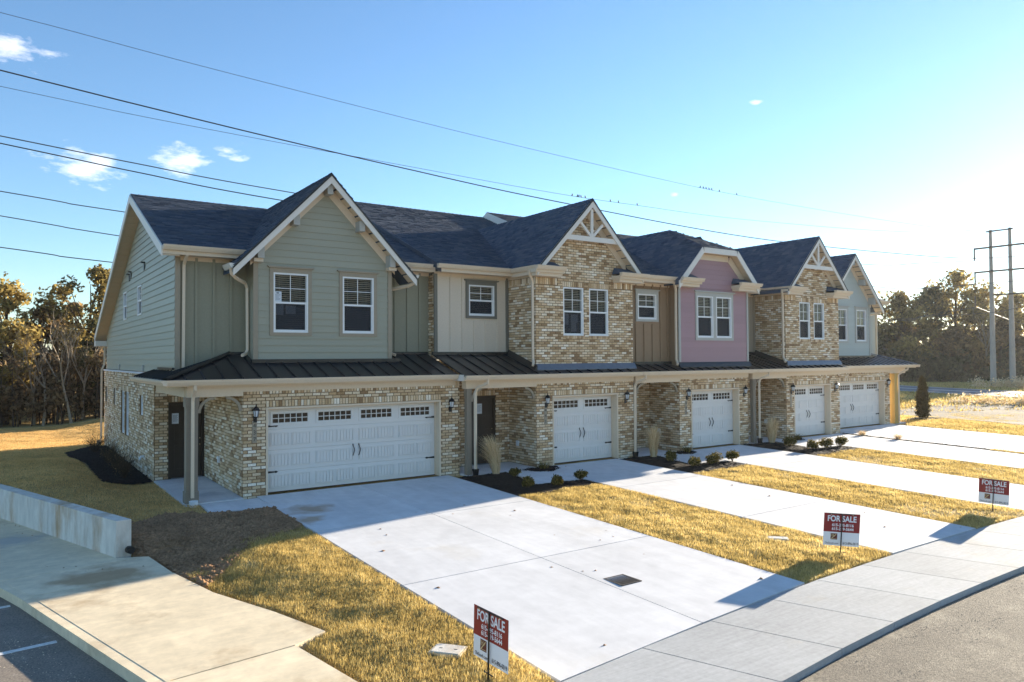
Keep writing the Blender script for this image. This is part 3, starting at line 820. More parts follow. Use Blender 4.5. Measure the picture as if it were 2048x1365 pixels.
def metal_roof(house, x0, x1, yg, zg, yw, slope, hipL=None, hipR=None, seams=None, tops=None, seed=2):
    """standing-seam porch roof from the gutter line yg up to the wall yw; tops(x) gives a nearer stop"""
    mb = MB(); zw = zg + slope * (yw - yg)
    xl = x0; xr = x1
    lim = lambda x: min(yw, tops(x) if tops else yw, yg + (x - x0) if hipL else 9e9, yg + (x1 - x) if hipR else 9e9)
    poly = [(x0, yg), (x1, yg)]
    d = yw - yg
    poly += [(x1 - (d if hipR else 0), yw), (x0 + (d if hipL else 0), yw)]
    mb.add([(x, y, zg + slope * (y - yg) - .03) for x, y in poly] + [(x, y, zg + slope * (y - yg) - .004) for x, y in poly],
           [(3, 2, 1, 0), (4, 5, 6, 7)] + [(i, (i + 1) % 4, 4 + (i + 1) % 4, 4 + i) for i in range(4)])
    roof = mb.build('metal_roof', 'metal', house)
    r = random.Random(seed); pitch = .43
    n = max(1, round((x1 - x0) / pitch)); p = (x1 - x0) / n
    for i in range(n + 1):
        x = x0 + i * p
        y1 = lim(x)
        if i and i < n and y1 - yg > .08:
            s = MB(); z = lambda y: zg + slope * (y - yg)
            s.hexa([(x - .010, yg - .02, z(yg - .02)), (x + .010, yg - .02, z(yg - .02)), (x + .010, y1, z(y1)), (x - .010, y1, z(y1)), (x - .008, yg - .02, z(yg - .02) + .042), (x + .008, yg - .02, z(yg - .02) + .042), (x + .008, y1, z(y1) + .042), (x - .008, y1, z(y1) + .042)], .5)
            s.build('roof_seam', 'metal', roof)
        if i < n:
            xa, xb = x + .011, x + p - .011
            ya, yb = lim(xa), lim(xb); t = r.random(); z = lambda y: zg + slope * (y - yg)
            q = [(xa, yg - .03), (xb, yg - .03), (xb, max(yb, yg)), (xa, max(ya, yg))]
            s = MB(); s.hexa([(a, b, z(b) - .003) for a, b in q] + [(a, b, z(b) + .004) for a, b in q], t); s.build('roof_panel', 'metal', roof)
    fl = MB()
    fl.extrude([(yg - .04, zg - .055), (yg - .03, zg - .055), (yg - .03, zg + .002), (yg - .04, zg + .002)], x0, x1, 'x'); fl.build('drip_edge', 'metal', roof)
    return roof

# ------------------------------------------------------------------ the five townhouses
FX, FL = (1, 0), (0, -1)              # front walls: u = x, facing -y
def front(y): return Plane((0, y), FX, FL)
def left(x): return Plane((x, 0), (0, 1), (-1, 0))
def right(x): return Plane((x, 0), (0, 1), (1, 0))
def bx(house, name, m, *b):
    mb = MB(); mb.box(*b); return mb.build(name, m, house)
SL = 1.04

def post(house, x0, x1, y0, y1, z1, m='post_taupe', z0=0.0):
    b = MB(); b.box(x0, x1, y0, y1, z0, z1); p = b.build('porch_post', m, house)
    e = .022 if x1 - x0 > .2 else .010
    b = MB(); b.box(x0 - e, x1 + e, y0 - e, y1 + e, z0, z0 + .28); b.build('post_base', m, p)
    b = MB(); b.box(x0 - e, x1 + e, y0 - e, y1 + e, z1 - .22, z1); b.build('post_capital', m, p)
    return p

def porch_edge(house, x0, x1, yw, yg, zg, bx0, bx1):
    """frieze, soffit, fascia and gutter under a porch roof; bx0..bx1 is the stretch over the entry, spanned by a beam"""
    bx(house, 'fascia_board', 'trim', x0, x1, yg + .02, yg + .05, zg - .16, zg - .01)
    bx(house, 'porch_soffit', 'trim', x0, x1, yg + .05, yw + 1.4, zg - .155, zg - .135)
    bx(house, 'entry_beam', 'trim', bx0, bx1, yw - .035, yw + .20, 2.50, zg - .156)
    gutter_x(house, x0, x1, yg + .019, zg - .005)

def side_of_bay(house, x, y0, y1, z0, z1, m):
    P = left(x); mb = MB(); P.box(mb, y0, y1, z0, z1, -.08, 0); mb.build('bay_side', m, house)

def outlet(house, P, u, z):
    m = MB(); P.box(m, u - .06, u + .06, z - .08, z + .08, .010, .06); m.build('outlet_cover', 'white', house)

G_H = 'attached townhouses in the row'
# ---- house at the left end, sage green siding
h1 = thing('townhouse', (7.3, 8, 0), 'sage green end townhouse with wide double garage and gabled bay, nearest the camera', 'townhouse', G_H)
F = front(.36)
brick_wall(h1, F, 4.95, 11.15, -.15, 2.70, [(5.51, 10.52, -1, 2.19)], soldiers=[(5.51, 10.52, 2.195), (4.95, 11.15, 2.523)], seed=1, indiv=True)
garage(h1, F, 5.51, 10.52, 2.19, 4)
brick_wall(h1, left(4.95), .36, 4.45, -.15, 2.70, seed=2, indiv=True, soldiers=[(.36, 4.45, 2.523)])
B = front(4.45)
brick_wall(h1, B, 3.62, 4.95, -.15, 2.70, [(3.97, 4.95, -1, 2.18)], seed=3, soldiers=[(3.97, 4.95, 2.19)])
entry_door(h1, B, 4.04, 4.88, notice=(4.16, 1.72, .18, .30))
W = left(3.61)
lw = [(15.35, 15.95, 1.73, 2.34), (12.85, 13.40, 1.73, 2.34), (10.42, 11.32, .82, 2.32), (9.35, 10.25, .82, 2.32), (6.38, 7.08, 1.70, 2.31)]
brick_wall(h1, W, 4.45, 16.35, -.636, 2.97, lw, soldiers=[(a - .05, b + .05, d) for a, b, c, d in lw], rowlocks=[(a - .06, b + .06, c) for a, b, c, d in lw], seed=4, indiv=True)
for o in lw: window(h1, left(3.69), *o, muntin=o[3] - o[2] > 1)
bx(h1, 'water_table', 'concrete', 3.565, 3.70, 4.45, 16.35, 2.972, 3.03)
# upper side gable
W = left(3.68)
YE1, ZE1, YR1 = 1.42, 6.22, 6.9
ZR1 = ZE1 + .4167 * (YR1 - YE1)
def lim1(z): return (YE1 + (z + .24 - ZE1) / .4167, YR1 + (ZR1 - .24 - z) / .4167)
uw = [(10.38, 11.15, 4.82, 5.80), (7.14, 7.92, 4.82, 5.76)]
clip1 = [(1.86, 4.4), (16.2, 4.4), (YR1, ZR1 - .22), (1.86, ZE1 + .4167 * .44 - .22)]
siding_wall(h1, W, 1.86, 16.2, 3.05, 4.4, 'sage', uw, lim1, clip1, seed=5, rects=[(1.86, 16.2, 3.05, 4.4), (1.86, 12.6, 4.4, 5.85)],
            polys=[[(12.6, 4.4), (16.2, 4.4), (12.6, 5.85)], [(1.86, 5.85), (12.6, 5.85), (YR1, ZR1 - .22), (1.86, 6.15)]])
for o in uw: window(h1, W, *o, casing=None)
for y, z in ((9.75, 6.22), (9.40, 6.27), (6.6, 6.28)):
    m = MB(); W.box(m, y - .10, y + .10, z - .12, z + .12, .02, .05); W.slab(m, [(y - .10, z + .10), (y + .10, z + .10), (y + .10, z + .13), (y - .10, z + .13)], .02, .13); m.build('vent_hood', 'black', h1)
for y in (12.1, 6.7):
    m = MB(); W.box(m, y - .09, y + .09, 3.06, 3.24, .02, .07); m.build('utility_box', 'graytrim', h1)
m = MB(); m.tube([(3.58, 6.0, .52), (3.50, 6.0, .52), (3.46, 6.0, .44)], .04, 8); m.build('drain_pipe', 'white', h1)
# upper front, boards and bay
BB = front(1.86)
batten_wall(h1, BB, 3.68, 10.95, 3.05, 6.02, 'bb_sage', [4.17 + .427 * k for k in range(4)] + [9.80 - .425 * k for k in range(1)] + [10.22, 10.63])
for a, b, c, d in ((3.66, 3.78, 3.05, 6.02),): m = MB(); BB.box(m, a, b, c, d, .001, .046); m.build('corner_board', 'taupe', h1)
bx(h1, 'frieze_board', 'trim', 3.68, 10.95, 1.835, 1.862, 5.94, 6.06)
bx(h1, 'eave_soffit', 'trim', 3.32, 10.95, 1.425, 1.834, 6.045, 6.065)
bx(h1, 'fascia_board', 'trim', 3.30, 10.94, 1.395, 1.418, 6.03, 6.185)
for a, b in ((3.30, 5.35), (9.45, 10.80)): gutter_x(h1, a, b, 1.394, 6.25)
V = front(1.2)
b1 = [(5.94, 6.88, 4.11, 5.70), (7.86, 8.80, 4.11, 5.70)]
def limb(xc, zr): return lambda z: (xc - (zr - .2 - z) / SL, xc + (zr - .2 - z) / SL)
siding_wall(h1, V, 5.44, 9.34, 3.40, 6.15, 'sage', b1, limb(7.4, 8.44), [(5.44, 6.15), (9.34, 6.15), (7.4, 8.18)], seed=6, name='bay_siding')
window(h1, V, *b1[0], casing='taupe', notes=[(6.08, 5.07, .19, .27, 5), (6.12, 4.72, .21, .29, 5), (6.42, 4.72, .27, .22, 4)], label='upstairs bay window with paper notices taped inside')
window(h1, V, *b1[1], casing='taupe')
for a, b in ((5.42, 5.54), (9.24, 9.36)): m = MB(); V.box(m, a, b, 3.40, 6.16, .001, .050); m.build('corner_board', 'taupe', h1)
for x in (5.44, 9.26): side_of_bay(h1, x, 1.2, 1.86, 3.3, 6.1, 'sage')
bx(h1, 'bay_flashing', 'flashing', 5.38, 9.60, 1.08, 1.2, 3.30, 3.40)
gr = gable_roof(h1, 7.4, 8.44, 2.56, SL, .8, 6.6, 31, wall_y=1.2, indiv=70)
for dx, z, h, w in ((0, 8.16, .26, .16), (-.93, 7.25, .28, .17), (.93, 7.25, .28, .17), (-1.86, 6.36, .34, .17), (1.86, 6.36, .34, .17)):
    bx(gr, 'gable_bracket', 'graytrim', 7.4 + dx - w / 2, 7.4 + dx + w / 2, .87, 1.19, z - h, z)
for dx in (-1.90, 1.90): bx(gr, 'bracket_block', 'trim', 7.4 + dx - .12, 7.4 + dx + .12, .95, 1.19, 5.93, 6.02)
for s, x in ((-1, 4.86), (1, 9.94)): gutter_y(h1, .80, 1.5, x, 5.83, s, 'rake')
downspout(h1, [(4.80, .95, 5.72), (4.82, .98, 5.58), (4.95, 1.1, 5.50), (5.30, 1.48, 5.40), (5.37, 1.55, 5.28), (5.38, 1.55, 3.66), (5.33, 1.48, 3.56), (5.18, 1.32, 3.50)])
downspout(h1, [(10.0, .95, 5.72), (9.97, .98, 5.60), (9.85, 1.1, 5.52), (9.50, 1.50, 5.44), (9.41, 1.56, 5.32), (9.40, 1.56, 3.66), (9.45, 1.48, 3.56), (9.58, 1.36, 3.50)])
downspout(h1, [(3.86, 1.40, 6.15), (3.86, 1.42, 6.04), (3.86, 1.76, 5.85), (3.86, 1.80, 5.75), (3.85, 1.80, 3.20)])
r1, _, zb1 = main_roof(h1, 3.30, 10.95, YE1, ZE1, .4167, YR1, 16.75, 41, indiv=230, keep=lambda c: not (c.x > 4.9 and c.x < 9.9 and c.z < 8.44 - SL * abs(c.x - 7.4) - .25))
for y0, z0, y1, z1 in ((YE1 - .03, ZE1, YR1, ZR1), (16.75, zb1, YR1, ZR1)):   # barge boards and soffit of the side gable
    m = MB(); P_ = [(y0, z0 + .0), (y1, z1 + .0), (y1, z1 - .25), (y0, z0 - .25)]
    m.add([(3.262, y, z) for y, z in P_] + [(3.298, y, z) for y, z in P_], [(3, 2, 1, 0), (4, 5, 6, 7)] + [(i, (i + 1) % 4, 4 + (i + 1) % 4, 4 + i) for i in range(4)]); m.build('rake_board', 'rake', r1)
    n = 26
    m = MB()
    for i in range(n):
        f = lambda t: (y0 + (y1 - y0) * t, z0 + (z1 - z0) * t - .205)
        (ya, za), (yb, zb_) = f(i / n), f((i + 1) / n - .002)
        m.hexa([(3.299, ya, za - .02), (3.68, ya, za - .02), (3.68, yb, zb_ - .02), (3.299, yb, zb_ - .02), (3.299, ya, za), (3.68, ya, za), (3.68, yb, zb_), (3.299, yb, zb_)])
    m.build('soffit', 'soffit', r1)
bx(h1, 'eave_end', 'rake', 3.262, 3.70, 16.2, 16.75, zb1 - .42, zb1 - .20)
bx(h1, 'rear_wall', 'bb_sage', 3.68, 10.95, 16.21, 16.34, -.5, 4.6)
downspout(h1, [(3.48, 16.55, zb1 - .3), (3.50, 16.45, zb1 - .5), (3.60, 16.36, 4.0), (3.60, 16.36, 3.25), (3.50, 16.40, 3.0), (3.50, 16.40, .15), (3.42, 16.3, .06)], boot=(3.40, 16.3, -.1, 'trim'))
# porch roof with hip
metal_roof(h1, 3.14, 10.88, 0.0, 2.93, 1.86, .3333, hipL=True, tops=lambda x: 1.2 if 5.4 < x < 9.4 else 1.86)
m = MB(); zz = lambda x: 2.93 + (x - 3.14) / 3
Q = [(3.14, 0), (5.0, 1.86), (3.66, 1.86), (3.66, 4.95), (3.14, 4.95)]
m.add([(x, y, zz(x) - .03) for x, y in Q] + [(x, y, zz(x)) for x, y in Q], [(4, 3, 2, 1, 0), (5, 6, 7, 8, 9)] + [(i, (i + 1) % 5, 5 + (i + 1) % 5, 5 + i) for i in range(5)])
hip = m.build('hip_return', 'metal', h1)
for k in range(1, 12):
    y = .43 * k; xe = 3.66 if y > 1.86 else 3.14 + y
    m = MB(); m.hexa([(3.12, y - .01, zz(3.12)), (xe, y - .01, zz(xe)), (xe, y + .01, zz(xe)), (3.12, y + .01, zz(3.12)), (3.12, y - .01, zz(3.12) + .04), (xe, y - .01, zz(xe) + .04), (xe, y + .01, zz(xe) + .04), (3.12, y + .01, zz(3.12) + .04)]); m.build('roof_seam', 'metal', hip)
m = MB(); a, b = Vector((3.12, -.02, 2.93)), Vector((5.0, 1.86, 3.57)); s = Vector((1, -1, 0)).normalized() * .10; up = Vector((0, 0, .055)); dn = Vector((0, 0, .012))
m.add([tuple(a + up), tuple(b + up), tuple(a + s + dn), tuple(b + s + dn), tuple(a - s + dn), tuple(b - s + dn), tuple(a), tuple(b)], [(0, 1, 3, 2), (0, 4, 5, 1), (2, 3, 7, 6), (4, 6, 7, 5)]); m.build('hip_cap', 'flashing', hip)
bx(h1, 'wall_flashing', 'flashing', 4.95, 10.88, 1.78, 1.86, 3.53, 3.60)
bx(h1, 'side_flashing', 'flashing', 3.60, 3.68, 1.86, 4.0, 3.14, 3.20)
porch_edge(h1, 3.14, 10.86, .36, 0.0, 2.93, 3.66, 4.95)
bx(h1, 'frieze_board', 'trim', 4.95, 11.0, .325, .3475, 2.60, 2.775)
gutter_y(h1, -.1, 4.9, 3.16, 2.925, -1)
bx(h1, 'side_beam', 'trim', 3.64, 3.84, .53, 4.45, 2.50, 2.775)
bx(h1, 'side_soffit', 'trim', 3.17, 3.64, .36, 4.9, 2.775, 2.795)
post(h1, 3.64, 3.90, .30, .54, 2.50)
knee_brace(h1, (3.91, .42, 2.50), 1, 'x'); knee_brace(h1, (4.94, .42, 2.50), -1, 'x')
downspout(h1, [(3.76, -.06, 2.80), (3.76, -.04, 2.70), (3.76, .14, 2.55), (3.76, .20, 2.42), (3.76, .20, .15)])
m = MB(); x, y, z = 3.78, .17, -.16
m.lathe([(.075, 0), (.085, .05), (.105, .24), (.098, .24), (.0, .10)], (x, y, z), 12); m.build('drain_boot', 'white', h1)
lantern(h1, F, 5.24, 1.97); lantern(h1, F, 10.83, 1.97)
plaque(h1, F, 5.225, 1.32, 1.84, '437'); outlet(h1, left(4.95), 2.63, .69)
finish_bricks(h1, 300)

# ---- the two brick-bay houses share one builder
def brick_bay_house(h, x0, xb, x1, gf, wins, ybb, xc, zr, bbm, bbat, bwin, seed, digits, wnotes=(), post_x=None, indiv=False, door=None, roof_x1=None, btrim='olive', lead='lead', notice=None, half=2.24):
    """x0 left party line, xb left corner of the bay, x1 its right corner"""
    F = front(0.0)
    g = limb(xc, zr)
    brick_wall(h, F, xb, x1, -.15, 5.98, [(gf[0], gf[1], -1, 2.19)] + [(a, b, 4.10, 5.66) for a, b in wins], limit=g, clip=[(xb, 5.98), (x1, 5.98), (x1, zr - .22 - (x1 - xc) * SL), (xc, zr - .22), (xb, zr - .22 - (xc - xb) * SL)],
               soldiers=[(gf[0], gf[1], 2.195), (xb, x1, 2.523)] + [(a - .03, b + .03, 5.665) for a, b in wins] + [(xb, wins[0][0] - .25, 5.70), (wins[1][1] + .25, x1, 5.70)], rowlocks=[(a - .03, b + .03, 4.10) for a, b in wins], seed=seed, indiv=indiv)
    garage(h, F, gf[0], gf[1], 2.19, 2)
    for i, (a, b) in enumerate(wins): window(h, front(.035), a, b, 4.10, 5.66, notes=wnotes if i == 0 else ())
    brick_wall(h, left(xb), 0, 1.5, -.15, 2.70, seed=seed + 1, soldiers=[(0, 1.5, 2.523)], name='recess_wall')
    brick_wall(h, left(xb), 0, 1.5, 3.009, 5.95, seed=seed + 2, soldiers=[(0, 1.5, 5.74)], name='bay_side_wall')
    R = front(1.5)
    brick_wall(h, R, x0 + .05, xb, -.15, 2.70, [(door[0] - .07, door[1] + .07, -1, 2.18)], seed=seed + 3, soldiers=[(door[0] - .07, door[1] + .07, 2.19)], name='entry_wall')
    entry_door(h, R, door[0], door[1], notice=notice)
    bb = front(ybb)
    batten_wall(h, bb, x0, xb, 3.35, 6.0, bbm, bbat, [bwin] if bwin else [])
    if bwin: window(h, bb, *bwin, casing=btrim)
    m = MB(); bb.box(m, xb - .11, xb - .013, 3.5, 6.0, .001, .048); m.build('corner_board', btrim, h)
    m = MB(); bb.box(m, x0 - .02, x0 + .09, 3.5, 6.0, .001, .046); m.build('corner_board', btrim, h)
    bx(h, 'frieze_board', 'trim', x0, xb - .02, ybb - .027, ybb, 5.93, 6.05)
    bx(h, 'eave_soffit', 'trim', x0, xb - .02, ybb - .435, ybb - .028, 6.035, 6.055)
    bx(h, 'fascia_board', 'trim', x0, xb - .15, ybb - .465, ybb - .442, 6.02, 6.175)
    gutter_x(h, x0 - .16, xb - .20, ybb - .466, 6.25)
    gutter_y(h, -.42, ybb - .466, xb - .185, 6.235, -1)
    bx(h, 'fascia_board', 'trim', xb - .184, xb - .162, -.36, ybb - .47, 5.98, 6.20)
    bx(h, 'side_frieze', 'trim', xb - .035, xb - .012, -.01, ybb - .03, 5.93, 6.06); bx(h, 'side_soffit', 'trim', xb - .16, xb - .036, -.01, ybb - .03, 6.05, 6.07)
    rf = gable_roof(h, xc, zr, half, SL, -.35, 6.95, seed + 10, wall_y=-.008, truss=True)
    eave_return(h, xb - .28, xb + .82, -.42, -.013, 6.225, 1); eave_return(h, x1 - .95, x1 + .28, -.42, -.013, 6.205, -1)
    r, zrr, _ = main_roof(h, x0, x1 + .05, ybb - .44, 6.20, .4167, 9.5, 18.5, seed + 20, keep=lambda c: not (c.x > xc - half and c.x < xc + half and c.z < zr - SL * abs(c.x - xc) - .3))
    m = MB(); A = [(ybb - .46, 6.22), (9.5, zrr + .02), (9.5, zrr - .20), (ybb - .46, 6.0)]
    m.add([(x0 - .016, y, z) for y, z in A] + [(x0 - .002, y, z) for y, z in A], [(3, 2, 1, 0), (4, 5, 6, 7)] + [(i, (i + 1) % 4, 4 + (i + 1) % 4, 4 + i) for i in range(4)]); m.build('rake_flashing', 'lead', r)
    # porch roof
    rx1 = roof_x1 or x1 + .02
    metal_roof(h, x0 - .06, rx1, -.36, 2.90, ybb, .3333, tops=lambda x: -.09 if x > xb - .05 else ybb, seed=seed)
    m = MB(); A = [(-.125, 3.0), (-.012, 3.06), (-.012, 3.205), (-.018, 3.205), (-.10, 3.075), (-.125, 3.02)]
    m.extrude(A, xb - .02, x1 + .06, 'x'); m.build('bay_flashing', lead, h)
    zc = 2.90 + .3333 * (ybb + .36)
    bx(h, 'wall_flashing', 'flashing', x0 - .1, xb - .02, ybb - .09, ybb, zc - .03, zc + .07)
    m = MB(); m.hexa([(xb - .12, -.1, 2.99), (xb - .011, -.1, 2.99), (xb - .011, ybb, zc), (xb - .12, ybb, zc), (xb - .030, -.1, 3.16), (xb - .011, -.1, 3.16), (xb - .011, ybb, zc + .16), (xb - .030, ybb, zc + .16)]); m.build('step_flashing', 'flashing', h)
    porch_edge(h, x0 - .05, rx1, 0.0, -.36, 2.90, x0 + .2, xb)
    bx(h, 'frieze_board', 'trim', xb, x1, -.036, -.0145, 2.58, 2.744)
    bx(h, 'gable_board', 'rake', x0 - .075, x0 - .055, -.34, .25, 2.74, 2.92)
    downspout(h, [(xb - .32, -.10, 6.10), (xb - .30, -.08, 5.98), (xb - .10, .04, 5.82), (xb - .07, .06, 5.70), (xb - .07, .06, 3.36), (xb - .11, -.02, 3.26), (xb - .22, -.14, 3.16)])
    downspout(h, [(x0 + .71, -.42, 2.78), (x0 + .71, -.40, 2.66), (x0 + .47, -.20, 2.52), (x0 + .43, -.16, 2.38), (x0 + .43, -.16, .16)], boot=(x0 + .43, -.16, -.02, 'black'))
    post(h, x0 + .23, x0 + .38, -.03, .12, 2.50)
    knee_brace(h, (x0 + .39, .05, 2.50), 1, 'x'); knee_brace(h, (xb - .01, .09, 2.50), -1, 'x')
    lantern(h, F, (xb + gf[0]) / 2 + .05, 1.97); lantern(h, F, (x1 + gf[1]) / 2 - .03, 1.97)
    plaque(h, F, (xb + gf[0]) / 2 + .03, 1.31, 1.84, digits); outlet(h, left(xb), .97, .66)
    return rf

h2 = thing('townhouse', (14.4, 8, 0), 'tan brick townhouse with beige boards beside its bay, second from the camera', 'townhouse', G_H)
brick_bay_house(h2, 10.95, 13.71, 17.86, (14.34, 17.14), [(14.81, 15.66), (15.90, 16.74)], 1.5, 15.785, 8.53, 'bb_beige', [11.53, 11.96, 12.39, 12.82, 13.27], (12.17, 13.14, 4.74, 5.72), 51, '441',
                wnotes=[(14.97, 4.63, .22, .36, 6), (15.32, 4.66, .28, .26, 5), (15.29, 4.38, .22, .30, 6)], indiv=True, door=(12.18, 13.10), notice=(12.58, 1.78, .20, .32), roof_x1=17.9)
brick_wall(h2, left(10.95), 1.5, 1.86, 3.45, 5.95, seed=77, name='party_wall')
finish_bricks(h2, 300)

# ---- rose house with the clipped gable
h3 = thing('townhouse', (20.9, 8, 0), 'townhouse with dusty rose upper bay and clipped gable, in the middle of the row', 'townhouse', G_H)
def rose_house(h):
    F = front(0.0); x0, xb, x1, xc, ybb = 17.9, 20.15, 24.04, 22.08, .42
    brick_wall(h, F, xb, x1, -.15, 2.70, [(20.76, 23.49, -1, 2.19)], soldiers=[(20.76, 23.49, 2.195), (xb, x1, 2.523)], seed=61)
    garage(h, F, 20.76, 23.49, 2.19, 2)
    brick_wall(h, left(xb), 0, 1.5, -.15, 2.70, seed=62, soldiers=[(0, 1.5, 2.523)], name='recess_wall')
    R = front(1.5); brick_wall(h, R, x0 + .05, xb, -.15, 2.70, [(18.13, 19.07, -1, 2.18)], seed=63, soldiers=[(18.13, 19.07, 2.19)], name='entry_wall'); entry_door(h, R, 18.2, 19.0)
    zr = 8.46; lim = limb(xc, zr); zt = 7.18
    half_t = (zr - .2 - zt) / SL
    wins = [(21.12, 22.01, 4.10, 5.65), (22.17, 23.06, 4.10, 5.65)]
    siding_wall(h, F, xb, x1, 3.20, 6.05, 'pink', wins, lim, [(xb, 6.05), (x1, 6.05), (xc + half_t, zt), (xc - half_t, zt)], seed=64, name='bay_siding')
    for i, o in enumerate(wins): window(h, F, *o)
    c = .10
    for nm, a, b, e, f in (('side_casing', 21.12 - c, 21.12, 4.0, 5.65), ('side_casing', 23.06, 23.06 + c, 4.0, 5.65), ('mullion_casing', 22.01, 22.17, 4.0, 5.65), ('sill_casing', 21.12, 22.01, 4.0, 4.10), ('sill_casing', 22.17, 23.06, 4.0, 4.10), ('head_casing', 21.02, 23.16, 5.65, 5.79)):
        m = MB(); F.box(m, a, b, e, f, .001, .050); m.build(nm, 'graytrim', h)
    m = MB(); F.slab(m, [(20.98, 5.79), (23.20, 5.79), (23.24, 5.84), (20.94, 5.84)], .001, .10); m.build('cap_moulding', 'graytrim', h)
    for a, b in ((xb - .02, xb + .07), (x1 - .07, x1 + .02)): m = MB(); F.box(m, a, b, 3.2, 6.02, .001, .050); m.build('corner_board', 'graytrim', h)
    side_of_bay(h, xb, .0, .42, 3.05, 6.1, 'bb_brown')
    bb = front(ybb)
    batten_wall(h, bb, x0 - .04, xb, 3.15, 6.0, 'bb_brown', [18.42, 18.84, 19.25, 19.66, 20.02], [(18.50, 19.43, 4.74, 5.64)])
    window(h, bb, 18.50, 19.43, 4.74, 5.64, casing='graytrim')
    bx(h, 'frieze_board', 'trim', x0, xb - .02, ybb - .027, ybb, 5.93, 6.05); bx(h, 'eave_soffit', 'trim', x0, xb - .02, ybb - .475, ybb - .028, 6.035, 6.055)
    bx(h, 'fascia_board', 'trim', x0, xb - .02, ybb - .505, ybb - .482, 6.02, 6.175)
    gutter_x(h, x0, xb - .16, ybb - .506, 6.25)
    # clipped gable roof
    y0 = -.35; half = 2.24; ze = zr - SL * half; zc = 7.42; hc = (zr - zc) / SL; yr = 2.15
    mb = MB(); th = .16
    def solid(q):
        n = len(q); mb.add([(x, y, z - th) for x, y, z in q] + list(q), [tuple(range(n))[::-1], tuple(range(n, 2 * n))] + [(i, (i + 1) % n, n + (i + 1) % n, n + i) for i in range(n)])
    for s in (-1, 1): solid([(xc + s * half, y0, ze), (xc + s * hc, y0, zc), (xc, yr, zr), (xc, 7, zr), (xc + s * half, 7, ze)])
    solid([(xc - hc, y0, zc), (xc + hc, y0, zc), (xc, yr, zr)])
    rf = mb.build('clipped_gable_roof', 'shingle', h)
    L = math.hypot(half, half * SL)
    for s in (-1, 1): shingles(rf, (xc + s * half, y0 - .02, ze + .004), (0, 1, 0), (-s, 0, SL), 7 - y0, L, 65 + s, keep=lambda c: c.z < zc or (c.y - y0) > (c.z - zc) / (zr - zc) * (yr - y0))
    sl = (zr - zc) / (yr - y0)
    shingles(rf, (xc - hc, y0 - .02, zc + .004), (1, 0, 0), (0, 1, sl), 2 * hc, math.hypot(yr - y0, zr - zc), 68, keep=lambda c: abs(c.x - xc) < hc * (1 - (c.z - zc) / (zr - zc)))
    ridge_caps(rf, (xc, yr, zr + .01), (xc, 7, zr + .01), SL, 5)
    for s in (-1, 1): ridge_caps(rf, (xc + s * hc, y0, zc + .01), (xc, yr, zr + .01), .5, 6 + s)
    n = math.hypot(1, SL) * .2
    for s in (-1, 1):
        A = [(xc + s * (half + .02), ze - .03), (xc + s * hc, zc - .015), (xc + s * (hc - .075), zc - .015 - .2), (xc + s * (half + .02), ze - .03 - n)]
        m = MB(); m.add([(x, y0 - .028, z) for x, z in A] + [(x, y0 + .012, z) for x, z in A], [(3, 2, 1, 0), (4, 5, 6, 7)] + [(i, (i + 1) % 4, 4 + (i + 1) % 4, 4 + i) for i in range(4)]); m.build('rake_board', 'rake', rf)
        m = MB(); k = 9
        for i in range(k):
            a, b = hc + (half - hc) * i / k, hc + (half - hc) * ((i + 1) / k - .012); f = lambda t, dz: (xc + s * t, zr - SL * t - th - dz)
            (xa, za), (xb_, zb) = f(a, .022), f(b, .022)
            m.hexa([(xa, y0 + .013, za), (xb_, y0 + .013, zb), (xb_, -.008, zb), (xa, -.008, za), (xa, y0 + .013, za + .02), (xb_, y0 + .013, zb + .02), (xb_, -.008, zb + .02), (xa, -.008, za + .02)])
        m.build('soffit', 'soffit', rf)
        A = [(xc + s * (half - .5), zr - SL * (half - .5) - th - .04), (xc + s * (hc - .05), zc - th - .04), (xc + s * (hc - .17), zc - th - .28), (xc + s * (half - .5), zr - SL * (half - .5) - th - .32)]
        m = MB(); m.add([(x, -.044, z) for x, z in A] + [(x, -.004, z) for x, z in A], [(3, 2, 1, 0), (4, 5, 6, 7)] + [(i, (i + 1) % 4, 4 + (i + 1) % 4, 4 + i) for i in range(4)]); m.build('gable_frieze', 'trim', rf)
    bx(rf, 'clip_fascia', 'rake', xc - hc + .075, xc + hc - .075, y0 - .029, y0 + .011, zc - .215, zc - .012)
    bx(rf, 'clip_soffit', 'soffit', xc - hc, xc + hc, y0 + .013, -.008, zc - .19, zc - .17)
    bx(rf, 'gable_frieze', 'trim', xc - hc + .17, xc + hc - .17, -.045, -.004, zc - .42, zc - .20)
    eave_return(h, xb - .28, xb + .82, -.42, -.013, 6.225, 1); eave_return(h, x1 - .95, x1 + .28, -.42, -.013, 6.205, -1)
    r, zrr, _ = main_roof(h, x0 - .02, xb - .05, ybb - .48, 6.20, .40, 9.16, 18.5, 66)
    main_roof(h, xb - .05, x1 + .03, .6, 6.20 + .66 * .40, .40, 9.16, 18.5, 69, keep=lambda c: not (abs(c.x - xc) < half and c.z < zr - SL * abs(c.x - xc) - .3))
    m = MB(); yb = 9.16; A = [(-.06, 6.22), (yb, zrr + .01), (yb + 3, zrr - 1.24), (yb + 3, zrr - 1.9), (yb, zrr - .75), (-.06, 5.95)]
    m.add([(x0 - .036, y, z) for y, z in A] + [(x0 - .022, y, z) for y, z in A], [tuple(range(6))[::-1], tuple(range(6, 12))] + [(i, (i + 1) % 6, 6 + (i + 1) % 6, 6 + i) for i in range(6)]); m.build('end_wall', 'rake', r)
    metal_roof(h, x0 + .02, x1 + .05, -.36, 2.90, ybb, .3333, tops=lambda x: -.09 if x > xb - .05 else ybb, seed=67)
